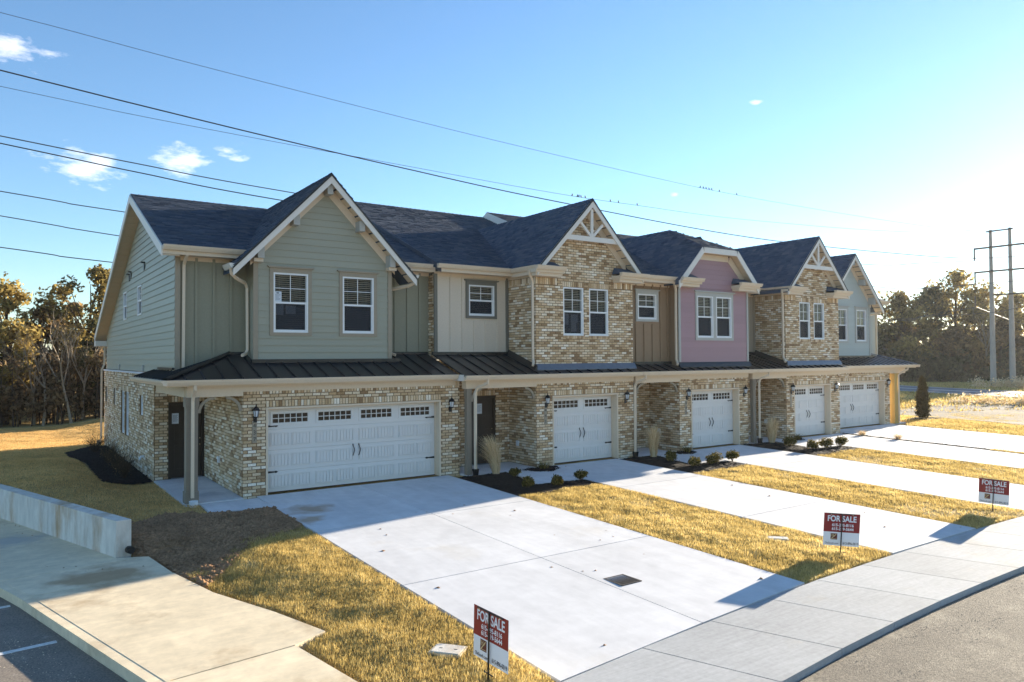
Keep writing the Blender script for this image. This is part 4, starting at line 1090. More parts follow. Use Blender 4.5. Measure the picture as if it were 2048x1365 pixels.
    m = MB(); m.extrude([(-.125, 3.0), (-.012, 3.06), (-.012, 3.205), (-.018, 3.205), (-.10, 3.075), (-.125, 3.02)], xb - .05, x1 + .10, 'x'); m.build('bay_flashing', 'flashing', h)
    bx(h, 'wall_flashing', 'flashing', x0, xb - .02, ybb - .09, ybb, 3.13, 3.23)
    porch_edge(h, x0 + .02, x1 + .05, 0.0, -.36, 2.90, x0 + .05, xb)
    bx(h, 'frieze_board', 'trim', xb, x1, -.036, -.0145, 2.58, 2.744)
    downspout(h, [(xb - .30, -.12, 6.10), (xb - .28, -.10, 5.98), (xb - .11, .02, 5.82), (xb - .07, .06, 5.70), (xb - .07, .06, 3.30), (xb - .11, -.02, 3.20), (xb - .22, -.14, 3.12)])
    downspout(h, [(18.06, -.42, 2.78), (18.06, -.40, 2.66), (17.82, -.20, 2.52), (17.78, -.17, 2.38), (17.78, -.17, .16)], boot=(17.78, -.17, -.02, 'black'))
    post(h, 17.90, 18.03, .0, .13, 2.50); knee_brace(h, (18.04, .07, 2.50), 1, 'x'); knee_brace(h, (xb - .01, .09, 2.50), -1, 'x')
    lantern(h, F, 20.53, 1.97); lantern(h, F, 23.76, 1.97); plaque(h, F, 20.47, 1.29, 1.81, '445'); outlet(h, left(xb), .99, .66)
rose_house(h3)

h4 = thing('townhouse', (27.2, 8, 0), 'tan brick townhouse with narrow taupe boards beside its bay, fourth from the camera', 'townhouse', G_H)
brick_bay_house(h4, 24.10, 26.50, 30.36, (27.02, 29.67), [(27.47, 28.23), (28.50, 29.27)], 1.5, 28.43, 8.43, 'bb_taupe', [24.5, 24.93, 25.36, 25.79], None, 81, '', door=(24.5, 25.4), roof_x1=30.45, btrim='taupe', half=2.2)

# ---- seafoam end house, mirrored and set back
h5 = thing('townhouse', (34.2, 8, 0), 'pale seafoam end townhouse with double garage and corner porch, farthest from the camera', 'townhouse', G_H)
def far_house(h):
    F = front(1.0)
    brick_wall(h, F, 30.40, 36.42, -.15, 2.70, [(30.92, 35.93, -1, 2.19)], soldiers=[(30.92, 35.93, 2.195), (30.4, 36.42, 2.523)], seed=91)
    garage(h, F, 30.92, 35.93, 2.19, 4)
    brick_wall(h, right(36.42), 1.0, 5.1, -.15, 2.7, seed=92, name='recess_wall')
    R = front(5.1); brick_wall(h, R, 36.42, 38.0, -.15, 2.7, [(36.45, 37.45, -1, 2.18)], seed=93, name='entry_wall'); entry_door(h, R, 36.52, 37.38)
    W = right(38.0); brick_wall(h, W, 5.1, 16.5, -.4, 3.0, seed=94, name='side_wall')
    bb = front(2.5)
    batten_wall(h, bb, 30.4, 38.0, 3.05, 6.02, 'bluegray', [36.6, 37.05, 37.5])
    m = MB(); W.box(m, 2.5, 16.5, 3.0, 6.0, -.1, 0); m.add([(38.0, 2.5, 6.0), (38.0, 16.5, 4.5), (38.0, 7.5, 8.2), (37.95, 2.5, 6.0), (37.95, 16.5, 4.5), (37.95, 7.5, 8.2)], [(0, 1, 2), (5, 4, 3)]); m.build('side_gable', 'bluegray', h)
    bx(h, 'frieze_board', 'trim', 30.4, 38.0, 2.47, 2.5, 5.94, 6.06); bx(h, 'eave_soffit', 'trim', 30.4, 38.3, 2.065, 2.469, 6.045, 6.065); bx(h, 'fascia_board', 'trim', 30.45, 38.38, 2.035, 2.058, 6.03, 6.185)
    for a, b in ((30.5, 31.8), (36.8, 38.4)): gutter_x(h, a, b, 2.034, 6.25)
    V = front(1.84); ws = [(33.18, 34.10, 4.11, 5.67), (34.92, 35.80, 4.11, 5.67)]; xc, zr = 34.29, 8.36
    siding_wall(h, V, 32.36, 36.18, 3.40, 6.1, 'bluegray', ws, limb(xc, zr), [(32.36, 6.1), (36.18, 6.1), (36.1, 6.2), (xc, zr - .24), (32.45, 6.2)], seed=95, name='bay_siding')
    for o in ws: window(h, V, *o, casing='graytrim')
    for a, b in ((32.34, 32.46), (36.08, 36.20)): m = MB(); V.box(m, a, b, 3.40, 6.1, .001, .050); m.build('corner_board', 'graytrim', h)
    m = MB(); right(36.18).box(m, 1.84, 2.5, 3.2, 6.1, -.08, 0); m.build('bay_side', 'bluegray', h)
    side_of_bay(h, 32.36, 1.84, 2.5, 3.2, 6.1, 'bluegray')
    bx(h, 'bay_flashing', 'flashing', 32.3, 36.4, 1.72, 1.84, 3.30, 3.40)
    gr = gable_roof(h, xc, zr, 2.5, SL, 1.44, 7.2, 96, wall_y=1.84)
    for dx, z, hh in ((0, 8.08, .26), (-.93, 7.17, .28), (.93, 7.17, .28), (-1.82, 6.3, .34), (1.82, 6.3, .34)): bx(gr, 'gable_bracket', 'graytrim', xc + dx - .085, xc + dx + .085, 1.5, 1.83, z - hh, z)
    downspout(h, [(36.85, 1.6, 5.68), (36.82, 1.65, 5.55), (36.3, 2.2, 5.42), (36.26, 2.25, 5.3), (36.26, 2.25, 3.6)])
    downspout(h, [(37.9, 2.05, 6.15), (37.9, 2.1, 6.03), (37.9, 2.40, 5.85), (37.9, 2.42, 5.7), (37.9, 2.42, 3.3)])
    main_roof(h, 30.4, 38.38, 2.06, 6.22, .4167, 7.5, 17, 97, keep=lambda c: not (abs(c.x - xc) < 2.4 and c.z < zr - SL * abs(c.x - xc) - .3))
    metal_roof(h, 30.46, 38.40, .64, 2.93, 2.5, .3333, hipR=True, tops=lambda x: 1.84 if 32.3 < x < 36.2 else 2.5, seed=98)
    m = MB(); zz = lambda x: 2.93 + (38.40 - x) / 3
    Q = [(38.40, .64), (38.40, 5.5), (38.02, 5.5), (38.02, 2.5), (36.54, 2.5)]
    m.add([(x, y, zz(x) - .03) for x, y in Q] + [(x, y, zz(x)) for x, y in Q], [(4, 3, 2, 1, 0), (5, 6, 7, 8, 9)] + [(i, (i + 1) % 5, 5 + (i + 1) % 5, 5 + i) for i in range(5)]); hip = m.build('hip_return', 'metal', h)
    m = MB(); a, b = Vector((38.42, .62, 2.93)), Vector((36.54, 2.5, 3.57)); s = Vector((1, 1, 0)).normalized() * .10; up = Vector((0, 0, .055)); dn = Vector((0, 0, .012))
    m.add([tuple(a + up), tuple(b + up), tuple(a + s + dn), tuple(b + s + dn), tuple(a - s + dn), tuple(b - s + dn)], [(0, 1, 3, 2), (0, 4, 5, 1)]); m.build('hip_cap', 'flashing', hip)
    bx(h, 'wall_flashing', 'flashing', 36.2, 36.6, 2.42, 2.5, 3.53, 3.60)
    porch_edge(h, 30.46, 38.38, 1.0, .64, 2.93, 36.42, 37.9)
    bx(h, 'frieze_board', 'trim', 30.4, 36.42, .964, .9855, 2.58, 2.774)
    gutter_y(h, .5, 5.4, 38.38, 2.925, 1)
    MT['bounce_amber'] = mat('post_bounce_amber', (.52, .36, .11), .6, .05, 9)  # golden bounce light from the grass, painted into the post colour
    post(h, 36.68, 37.02, .88, 1.20, 2.50, 'bounce_amber')
    downspout(h, [(37.40, .56, 2.80), (37.40, .58, 2.70), (37.02, .74, 2.52), (36.93, .80, 2.40), (36.93, .80, .1)])
    lantern(h, F, 36.16, 1.97); lantern(h, F, 30.66, 1.97)
far_house(h5)

# ------------------------------------------------------------------ the ground and everything laid on it
def smooth(a, b, x): t = np.clip((np.asarray(x, float) - a) / (b - a), 0, 1); return t * t * (3 - 2 * t)
def gz(x, y):
    x = np.asarray(x, float); y = np.asarray(y, float)
    z = -.0243 * np.clip(-y, 0, 11.6)
    z = z - .40 * smooth(-11.9, -13.0, y)                                            # under the street
    z = z + (.40 * smooth(-.5, 3.5, y) * smooth(12.5, 7.5, y) * smooth(3.3, 1.2, x) * smooth(-12, -4, x))   # bank kept by the wall
    xe = np.interp(y, [-13, -11.9, -10.4, -8.9, -8.6, -7.43, -5.9, -4.4, -3.0, -2.76, 12.2, 30], [4.6, 3.9, 3.40, 3.2, 3.66, 3.36, 2.83, 2.52, 2.36, 1.98, -2.74, -8.4])
    wk = smooth(1.6, .10, x - xe) * smooth(-1.9, -3.0, y) * smooth(-12.8, -11.9, y)                # lawn runs level into the walk
    z = z * (1 - wk) - .305 * wk
    lo = smooth(.10, -.06, x - xe) * smooth(-13.2, -12.0, y) * smooth(26, 15, y)                   # cut under the walk and the lot
    z = z * (1 - lo) - .62 * lo
    z = z - .35 * smooth(14, 24, y) * smooth(6, 2, x)
    z = z - .55 * smooth(46, 56, x) * smooth(90, 62, x) * 0 - .10 * smooth(40, 44, x)
    return z
def gzf(x, y): return float(gz(x, y))

def axis_pts(lo, hi, fine_lo, fine_hi, step, grow=1.25):
    a = list(np.arange(fine_lo, fine_hi + step / 2, step)); s = step; x = a[-1]
    while x < hi: s *= grow; x += s; a.append(min(x, hi))
    s = step; x = a[0]
    while x > lo: s *= grow; x -= s; a.insert(0, max(x, lo))
    return np.array(a)
def sheet(name, xs, ys, zf, m, **k):
    X, Y = np.meshgrid(xs, ys); Z = zf(X, Y)
    V = np.stack([X, Y, Z], -1).reshape(-1, 3); nx = len(xs)
    i = (np.arange(len(ys) - 1)[:, None] * nx + np.arange(nx - 1)[None]).ravel()
    return np_mesh(name, V, np.stack([i, i + 1, i + nx + 1, i + nx], 1), None, m, **k)
gx, gy = axis_pts(-900, 1400, -12, 46, .25), axis_pts(-700, 1300, -14, 24, .25)
def ground_z(X, Y):
    near = smooth(60, 40, X) * smooth(40, 30, Y)
    return gz(X, Y) - .05 + near * (.05 * (fbm(X * 1.7, Y * 1.7) - .47))
sheet('ground', gx, gy, ground_z, 'ground', kind='structure')

def slabs(name, polys, m, thick=.14, top=lambda x, y: gzf(x, y), part='concrete_slab', joint=True, **k):
    """a paved surface: dark joint bed with each cast slab a part of its own"""
    root = link(name, None, (polys[0][0][0], polys[0][0][1], -.2), None, kind='structure', **k)
    for q in polys:
        cx = sum(p[0] for p in q) / len(q); cy = sum(p[1] for p in q) / len(q)
        e = .010
        ins = []
        for x, y in q:
            d = math.hypot(x - cx, y - cy); ins.append((x - (x - cx) / d * e * 1.4, y - (y - cy) / d * e * 1.4))
        mb = MB(); mb.prism(ins, lambda x, y: top(x, y) - thick, top, rnd.random()); mb.build(part, m, root)
    return root
def grid_polys(xs, ys, warp=lambda x, y: (x, y)):
    out = []
    for a, b in zip(xs, xs[1:]):
        for c, d in zip(ys, ys[1:]): out.append([warp(a, c), warp(b, c), warp(b, d), warp(a, d)])
    return out
def inner(x):   # inner and outer edge of the front sidewalk
    return float(np.interp(x, [2, 4, 5.93, 8.05, 10.76, 13.6, 17.6, 30, 45], [-12.3, -11.93, -11.64, -11.45, -11.22, -11.13, -11.12, -11.5, -12.4]))
def outer(x): return float(np.interp(x, [2, 5, 7.3, 9.4, 12.2, 14.75, 19, 31, 46], [-13.9, -13.5, -13.18, -12.98, -12.85, -12.84, -12.9, -13.3, -14.3]))
def drive_warp(x0, x1):
    def w(x, y): return (x, inner(x) + .008 if y < -11 else y)
    return w
dl = ['wide two-car concrete driveway nearest the camera with a drain grate in it', 'concrete driveway between the first and second grass strips', 'concrete driveway below the rose house', 'concrete driveway in front of the fourth house', 'wide concrete driveway of the far seafoam house']
for (x0, x1, yt, xc), lb in zip(((5.27, 10.75, .335, 8.01), (13.66, 17.02, -.02, 15.4), (19.86, 23.45, -.02, 21.7), (26.62, 30.22, -.02, 28.4), (30.62, 36.3, .98, 33.4)), dl):
    slabs('driveway', grid_polys([x0, xc, x1] if x1 - x0 > 5 else [x0, x1], [-11.5, -7.74, -3.75, yt], drive_warp(x0, x1)), 'concrete', label=lb)
# sidewalk: one slab every 1.45 m, kerb face down to the street
sx = [2.36 + 1.45 * k for k in range(31)]
def swz(x, y): return -.283 - .012 * (inner(x) - y)
slabs('sidewalk', [[(a + .62, outer(a + .62)), (b + .62, outer(b + .62)), (b, inner(b)), (a, inner(a))] for a, b in zip(sx, sx[1:])], 'concrete_brushed', .24, swz, 'paving_slab', label='front sidewalk of brushed concrete slabs along the street')
mb = MB(); xs = np.linspace(-6, 75, 60)
poly = [(x, outer(x) - .004) for x in xs] + [(75, -60), (-6, -60)]
mb.prism(poly, -.62, lambda x, y: -.392 + .02 * min(1, max(0, (-14 - y) / 6))); mb.build('street', 'street', kind='structure')
# left walk, kerb and parking lot
def L(p, q, t): return (p[0] + (q[0] - p[0]) * t, p[1] + (q[1] - p[1]) * t)
A = [(-5.5, 14.2), (-1.45, 1.2), (.05, -3.20), (.43, -4.46), (1.60, -9.07), (1.95, -10.6)]            # kerb side
Bn = [(-2.9, 12.25), (.965, .0), (2.36, -3.0), (2.52, -4.40), (3.18, -8.87), (3.42, -10.4)]            # house side
wz_ = lambda x, y: -.300 + .004
wp = [[A[0], A[1], Bn[1], Bn[0]], [A[1], A[2], Bn[2], (1.835, -2.765), Bn[1]], [A[2], A[3], Bn[3], Bn[2]],
      [A[3], A[4], Bn[4], (3.68, -8.63), (3.36, -7.46), (2.83, -5.95)] + [Bn[3]],
      [A[4], A[5], (2.15, -11.5), (2.36, -12.2), (4.1, -11.93), (3.72, -11.3), Bn[5], Bn[4]]]
slabs('walkway', wp, 'concrete_tan', .20, lambda x, y: -.298, 'concrete_slab', label='tan stained concrete walkway beside the parking lot')
kp = [(-5.5, 14.2), (-1.45, 1.2), (.05, -3.20), (.43, -4.46), (1.60, -9.07), (1.95, -10.6), (2.15, -11.5), (2.36, -12.2)]
mb = MB(); lft = [(x - .13, y - .02) for x, y in kp]
mb.prism([(x + .06, y) for x, y in kp] + lft[::-1], -.6, -.3015); mb.build('curb', 'concrete_tan', kind='structure', label='concrete curb between walkway and parking lot')
mb = MB(); mb.prism([(x - .004, y) for x, y in lft] + [(2.2, -12.9), (-6, -14.5), (-40, -14.5), (-40, 20)], -.75, -.445); mb.build('parking_lot', 'asphalt', kind='structure', label='dark asphalt parking lot with white stall lines')
for (a, b), lb in zip((((-3.6, -6.9), (.68, -6.45)), ((-3.4, -4.6), (.18, -4.30)), ((-4.2, -2.4), (-.55, -2.1))), ('white painted parking line nearest the street', 'white painted parking line below the low wall', 'white painted parking line farthest from the street')):
    d = Vector((b[0] - a[0], b[1] - a[1])).normalized(); n = Vector((-d.y, d.x)) * .05
    mb = MB(); mb.prism([(a[0] - n.x, a[1] - n.y), (b[0] - n.x, b[1] - n.y), (b[0] + n.x, b[1] + n.y), (a[0] + n.x, a[1] + n.y)], -.45, -.4405); mb.build('parking_line', 'paint', label=lb, kind='structure')
# low wall
wt = [(2.09, -2.70), (1.83, -2.75), (-2.9, 12.2), (-2.65, 12.28)]
t = thing('low_wall', (1.9, -2.7, -.4), 'low stained concrete retaining wall beside the walkway', 'wall')
n_ = 5
for i in range(n_):
    a, b = i / n_, (i + 1) / n_ - .0012
    q = [L(wt[1], wt[2], a), L(wt[1], wt[2], b), L(wt[0], wt[3], b), L(wt[0], wt[3], a)]
    mb = MB(); cz = .385; e = .012
    cx = sum(p[0] for p in q) / 4; cy = sum(p[1] for p in q) / 4
    ins = [(x + (cx - x) * .012, y + (cy - y) * .004) for x, y in q]
    mb.add([(x, y, -.55) for x, y in q] + [(x, y, cz - e) for x, y in q] + [(x, y, cz) for x, y in ins], [(0, 1, 5, 4), (1, 2, 6, 5), (2, 3, 7, 6), (3, 0, 4, 7), (4, 5, 9, 8), (5, 6, 10, 9), (6, 7, 11, 10), (7, 4, 8, 11), (8, 9, 10, 11)])
    mb.build('wall_segment', 'concrete_wall', t)
mb = MB(); mb.tube([(2.08, -2.82, -.18), (2.02, -2.62, -.18)], .07, 10); mb.build('weep_pipe', 'black', t)
# porch slabs and entry walks
slabs('porch_slab', [[(3.60, .22), (4.94, .22), (4.94, 4.44), (3.60, 4.44)]], 'concrete', .3, lambda x, y: .008, joint=False, label='concrete porch floor of the nearest house')
slabs('entry_walk', [[(3.93, .215), (3.90, -.92), (5.262, -1.16), (5.262, .215)]], 'concrete', .2, lambda x, y: -.02, joint=False, label='short concrete walk in front of the nearest porch')
for x0, x1, lb in ((11.15, 13.65, 'concrete entry walk by the second house'), (17.95, 19.85, 'concrete entry walk by the rose house'), (24.2, 26.61, 'concrete entry walk by the fourth house')):
    slabs('entry_walk', [[(x0, 1.48), (x0, -.12), (x1 + .05, -.12), (x1 + .05, 1.48)], [(x1 - 1.05, -.12), (x1 - 1.55, -2.16), (x1, -2.26), (x1, -.12)]], 'concrete', .2, lambda x, y: gzf(x, y) - .004 + (.0 if y < -.1 else .012), label=lb)
slabs('porch_slab', [[(36.42, .95), (37.9, .95), (37.9, 5.0), (36.42, 5.0)]], 'concrete', .3, lambda x, y: .006, joint=False, label='concrete porch floor of the far end house')

# lumpy beds of soil and bark
def in_poly(X, Y, poly):
    X = np.asarray(X); Y = np.asarray(Y); ins = np.zeros(X.shape, bool); n = len(poly); j = n - 1
    for i in range(n):
        xi, yi = poly[i]; xj, yj = poly[j]
        c = ((yi > Y) != (yj > Y)) & (X < (xj - xi) * (Y - yi) / (yj - yi + 1e-12) + xi); ins ^= c; j = i
    return ins
def edge_dist(X, Y, poly):
    d = np.full(np.shape(X), 9e9); n = len(poly)
    for i in range(n):
        ax, ay = poly[i]; bx_, by_ = poly[(i + 1) % n]; vx, vy = bx_ - ax, by_ - ay
        t = np.clip(((X - ax) * vx + (Y - ay) * vy) / (vx * vx + vy * vy), 0, 1); d = np.minimum(d, np.hypot(X - ax - t * vx, Y - ay - t * vy))
    return d
def lump_bed(name, poly, m, step, h, rough, fq, base=gz, kind='structure', crumbs=0, crumb=(.012, .04), **k):
    P = np.array(poly); xs = np.arange(P[:, 0].min(), P[:, 0].max() + step, step); ys = np.arange(P[:, 1].min(), P[:, 1].max() + step, step)
    X, Y = np.meshgrid(xs, ys); Xj = X + NR.uniform(-.3, .3, X.shape) * step; Yj = Y + NR.uniform(-.3, .3, X.shape) * step
    ins = in_poly(Xj, Yj, poly); d = edge_dist(Xj, Yj, poly)
    Z = base(Xj, Yj) - .015 + h * smooth(0, .45, d) + rough * (fbm(Xj * fq, Yj * fq) - .35) * smooth(-.02, .12, d)
    nx = len(xs); i = (np.arange(len(ys) - 1)[:, None] * nx + np.arange(nx - 1)[None])
    ok = ins[:-1, :-1] | ins[1:, :-1] | ins[:-1, 1:] | ins[1:, 1:]
    i = i[ok]
    V = np.stack([Xj, Yj, Z], -1).reshape(-1, 3)
    F = np.stack([i, i + 1, i + nx + 1, i + nx], 1)
    VV, FF = [V], [F]
    if crumbs:
        c = 0; used = len(V); lo, hi = P.min(0), P.max(0)
        pts = NR.uniform(lo, hi, (crumbs * 3, 2)); pts = pts[in_poly(pts[:, 0], pts[:, 1], poly)][:crumbs]
        dd = edge_dist(pts[:, 0], pts[:, 1], poly)
        pz = base(pts[:, 0], pts[:, 1]) - .01 + h * smooth(0, .45, dd) + rough * (fbm(pts[:, 0] * fq, pts[:, 1] * fq) - .35)
        r = NR.uniform(crumb[0], crumb[1], len(pts)) * NR.rand(len(pts)) ** .6
        oc = np.array([(1, 0, 0), (-1, 0, 0), (0, 1, 0), (0, -1, 0), (0, 0, 1), (0, 0, -1)], float)
        of = np.array([(0, 2, 4), (2, 1, 4), (1, 3, 4), (3, 0, 4)])
        jit = NR.uniform(.5, 1.3, (len(pts), 6, 3)); ang = NR.rand(len(pts)) * 6.28
        o3 = oc[None] * jit * r[:, None, None]; ca, sa = np.cos(ang)[:, None], np.sin(ang)[:, None]
        o4 = np.stack([o3[..., 0] * ca - o3[..., 1] * sa, o3[..., 0] * sa + o3[..., 1] * ca, o3[..., 2] * .7], -1)
        Vc = (o4 + np.stack([pts[:, 0], pts[:, 1], pz], -1)[:, None]).reshape(-1, 3)
        tri = (of[None] + 6 * np.arange(len(pts))[:, None, None]).reshape(-1, 3)
        np_mesh(name + '_lumps', Vc, tri, None, m, kind='stuff')
    return np_mesh(name, V, F, None, m, kind=kind, **k)
SOIL = [(2.12, -2.72), (2.2, -1.2), (3.1, -.5), (3.88, -.95), (5.25, -1.19), (5.26, -3.1), (4.7, -3.5), (4.0, -3.9), (3.3, -4.9), (2.75, -5.6), (2.5, -4.4), (2.36, -3.1)]
lump_bed('bare_soil', SOIL, 'soil', .045, .03, .11, 4.5, crumbs=5200, crumb=(.02, .085), label='mound of bare brown soil beside the low wall')
MB1 = [(2.95, 14.2), (2.15, 13.3), (2.30, 3.85), (3.48, 4.42), (3.58, 4.5), (3.58, 14.2)]
lump_bed('mulch_bed', [(3.0, 15.3), (2.05, 13.4), (2.30, 8), (2.33, 3.86), (3.52, 4.42), (3.59, 4.6), (3.59, 15.3)], 'mulch', .07, .03, .09, 6, crumbs=1800, label='dark mulch bed along the side wall')
beds = [([(10.78, -.15), (11.10, -.10), (12.45, -.16), (12.05, -2.18), (13.64, -2.32), (13.64, -3.02), (12.4, -3.22), (10.78, -3.18)], 'dark mulch bed with small shrubs by the second house'),
        ([(17.05, -.15), (17.9, -.10), (18.7, -.16), (18.25, -2.18), (19.84, -2.32), (19.84, -3.3), (18.5, -3.4), (17.05, -3.33)], 'dark mulch bed with shrubs below the rose house'),
        ([(23.48, -.05), (24.2, -.05), (25.4, -.1), (25.0, -2.18), (26.6, -2.32), (26.6, -3.1), (25.0, -3.3), (23.48, -3.25)], 'dark mulch bed with shrubs by the fourth house'),
        ([(12.95, -.06), (13.64, -.06), (14.45, -.06), (14.2, -.55), (13.66, -.85), (13.2, -.6)], 'small mulch pocket at the brick corner of the second house'),
        ([(19.5, -.06), (20.1, -.06), (20.75, -.06), (20.5, -.5), (20.0, -.75), (19.6, -.5)], 'small mulch pocket at the brick corner of the rose house'),
        ([(26.2, -.06), (26.6, -.06), (27.5, -.06), (27.1, -.45), (26.7, -.65), (26.3, -.45)], 'small mulch pocket at the brick corner of the fourth house'),
        ([(30.24, -.02), (30.6, -.02), (30.6, -6), (30.24, -6)], 'narrow mulch strip between the two far driveways'),
        ([(39.2, 1.9), (41.2, 2.4), (43.2, 1.4), (41.6, .7), (39.8, .8)], 'mulch ring round the columnar evergreen')]
for p, lb in beds: lump_bed('mulch_bed', p, 'mulch', .05, .05, .07, 7, crumbs=1100 if p[0][0] < 25 else 300, label=lb)

def scatter(name, poly, n, r0, r1, m, zf, **k):
    P = np.array(poly); pts = NR.uniform(P.min(0), P.max(0), (n * 3, 2)); pts = pts[in_poly(pts[:, 0], pts[:, 1], poly)]
    w = fbm(pts[:, 0] * 1.6, pts[:, 1] * 1.6); pts = pts[NR.rand(len(pts)) < np.clip((w - .40) * 5, 0, 1)][:n]
    c = len(pts); r = NR.uniform(r0, r1, c) * NR.rand(c) ** .5
    oc = np.array([(1, 0, 0), (-1, 0, 0), (0, 1, 0), (0, -1, 0), (0, 0, 1)], float); of = np.array([(0, 2, 4), (2, 1, 4), (1, 3, 4), (3, 0, 4)])
    o = oc[None] * NR.uniform(.5, 1.3, (c, 5, 3)) * r[:, None, None]; a = NR.rand(c) * 6.28; ca, sa = np.cos(a)[:, None], np.sin(a)[:, None]
    o = np.stack([o[..., 0] * ca - o[..., 1] * sa, o[..., 0] * sa + o[..., 1] * ca, o[..., 2] * .6], -1)
    z = np.array([zf(x, y) for x, y in pts])
    V = (o + np.stack([pts[:, 0], pts[:, 1], z], -1)[:, None]).reshape(-1, 3)
    np_mesh(name, V, (of[None] + 5 * np.arange(c)[:, None, None]).reshape(-1, 3), None, m, kind='stuff', **k)
scatter('loose_gravel', [(.3, -3.0), (1.4, -1.5), (-2.6, 11), (-2.9, 10.6), (.6, -.6), (1.75, -2.9), (2.5, -4.2), (2.2, -4.6)], 500, .008, .03, 'soil', lambda x, y: -.298, label='crumbs of soil along the foot of the low wall')
scatter('loose_gravel', [(-.6, -5.3), (.25, -5.2), (1.2, -9.2), (.6, -9.6), (-.3, -7.6)], 700, .004, .014, 'concrete_tan', lambda x, y: -.444, label='pale crushed gravel on the parking lot by the curb')
scatter('fallen_leaves', [(5.3, .3), (16.9, -.1), (16.9, -11), (5.3, -11.3)], 46, .02, .045, 'soil', lambda x, y: gzf(x, y) + .001, label='few dry leaves scattered on the driveways')
scatter('loose_gravel', [(4, -13.6), (9, -13.2), (14.7, -12.95), (20, -13.0), (20, -13.5), (14, -13.4), (8, -14.2), (4, -14.6)], 2600, .004, .013, 'street', lambda x, y: -.391, label='loose grit along the street edge')

# grass: separate blades standing on a lumpy sheet
def blades(name, poly, per_m2, h, w, m, thin=None, lump=.05, fq=2.2, tone=(.5, .22), base=gz, lean=.6, patch=None, **k):
    P = np.array(poly); lo, hi = P.min(0), P.max(0); n = int(per_m2 * (hi[0] - lo[0]) * (hi[1] - lo[1]))
    pts = NR.uniform(lo, hi, (n, 2)); pts = pts[in_poly(pts[:, 0], pts[:, 1], poly)]
    x, y = pts[:, 0], pts[:, 1]
    den = np.ones(len(x))
    if thin is not None: den = thin(x, y)
    for lx, ly in ((4.655, -10.25), (12.76, -9.28)): den = den * (np.hypot(x - lx, (y - ly)) > .19)
    keep = NR.rand(len(x)) < den; x, y = x[keep], y[keep]; n = len(x)
    f = fbm(x * fq, y * fq); g = fbm(x * fq * 3 + 9, y * fq * 3 + 4, 3)
    z = base(x, y) - .035 + lump * (f - .35)
    hh = h * NR.uniform(.6, 1.25, n) * (.7 + .7 * g)
    az = NR.rand(n) * 6.283 + 1.5 * (fbm(x * 1.1, y * 1.1) - .5); ln = lean * NR.rand(n) ** .7
    dx, dy = np.cos(az), np.sin(az); ww = w * NR.uniform(.7, 1.3, n)
    B = np.stack([x, y, z], -1); S_ = np.stack([-dy, dx, np.zeros(n)], -1) * ww[:, None] / 2
    T = B + np.stack([dx * hh * ln, dy * hh * ln, hh * np.sqrt(1 - .8 * ln ** 2)], -1)
    V = np.stack([B - S_, B + S_, T], 1).reshape(-1, 3); F = np.arange(3 * n).reshape(-1, 3)
    t = np.clip(tone[0] + tone[1] * NR.randn(n) + .45 * (f - .47) + .5 * (g - .45) + .55 * (fbm(x * .7 + 5, y * .7) - .47), 0, 1)
    return np_mesh(name, V, F, t, m, kind='stuff', **k)
def lawn_sheet(poly, lump, fq, m='ground', step=.06):
    lump_bed('lawn', poly, m, step, .0, lump * 1.0, fq, base=lambda X, Y: gz(X, Y) - .02)
def patchy(x, y): return np.clip(1.25 - 2.2 * np.clip(fbm(x * 1.6 + 3, y * 1.6) - .50, 0, 1) * 1.7, .2, 1)
def thin_bits(x, y): return np.clip(1.35 - 3.0 * np.clip(fbm(x * 1.3 + 8, y * 1.3 + 2) - .50, 0, 1) * 2, .25, 1)
def soil_fade(x, y): return patchy(x, y) * smooth(.0, 1.5, -3.2 - y + .75 * (x - 4.2) * 0 + 1.3 * (fbm(x * 2, y * 2) - .2)) 
Lw0 = [(5.235, -3.0), (5.235, inner(5.2) + .02), (4.15, -11.86), (3.78, -11.25), (3.45, -10.4), (3.22, -8.92), (3.74, -8.62), (3.40, -7.43), (2.87, -5.92), (2.6, -4.8), (3.3, -4.2), (4.2, -3.4)]
lw_strips = [(10.78, 13.63, -3.15), (17.05, 19.83, -3.32), (23.48, 26.59, -3.2)]
polys = [Lw0] + [[(a, yt), (a, inner(a) + .02), ((a + b) / 2, inner((a + b) / 2) + .02), (b, inner(b) + .02), (b, yt + .1)] for a, b, yt in lw_strips]
glb = ['dormant golden lawn beside the walkway', 'dormant golden grass strip between first and second driveways', 'dormant golden grass strip between second and third driveways', 'dormant golden grass strip between third and fourth driveways']
for i, (p, lb) in enumerate(zip(polys, glb)):
    lump_bed('lawn', p, 'ground', .07, .0, .075, 2.2, base=lambda X, Y: gz(X, Y) - .018, label=lb.replace('golden', 'golden') + ', ground under the blades')
    blades('grass', p, [4200, 3200, 2000, 1100][i], .060, [.0085, .010, .013, .016][i], 'grass', thin=soil_fade if i == 0 else thin_bits, lump=.075, label=lb)
blades('grass', [(30.24, -6), (30.6, -6), (30.6, -11.4), (30.24, -11.4)], 1500, .09, .02, 'grass', lump=.03, label='thin grass strip between the two far driveways')
side = [(3.55, 3.8), (2.25, 3.85), (2.0, 13.4), (3.0, 15.3), (3.6, 16.6), (6, 20), (6, 31), (-9, 31), (-3.6, 14.5), (-2.6, 12.2), (1.05, .55), (2.08, -2.55), (2.25, -1.2), (3.1, -.5), (3.85, -.9), (3.90, .2), (3.56, .25), (3.56, 4.0)]
blades('grass', side, 1300, .040, .013, 'grass_side', lump=.07, fq=1.6, base=lambda x, y: gz(x, y) + .02, label='dull dormant lawn beside and behind the nearest house')
right_v = [(36.36, .2), (36.36, -11.6), (52, -12.5), (52, 1.5), (44, 3.2), (38.6, 5.5), (38.1, 1.0)]
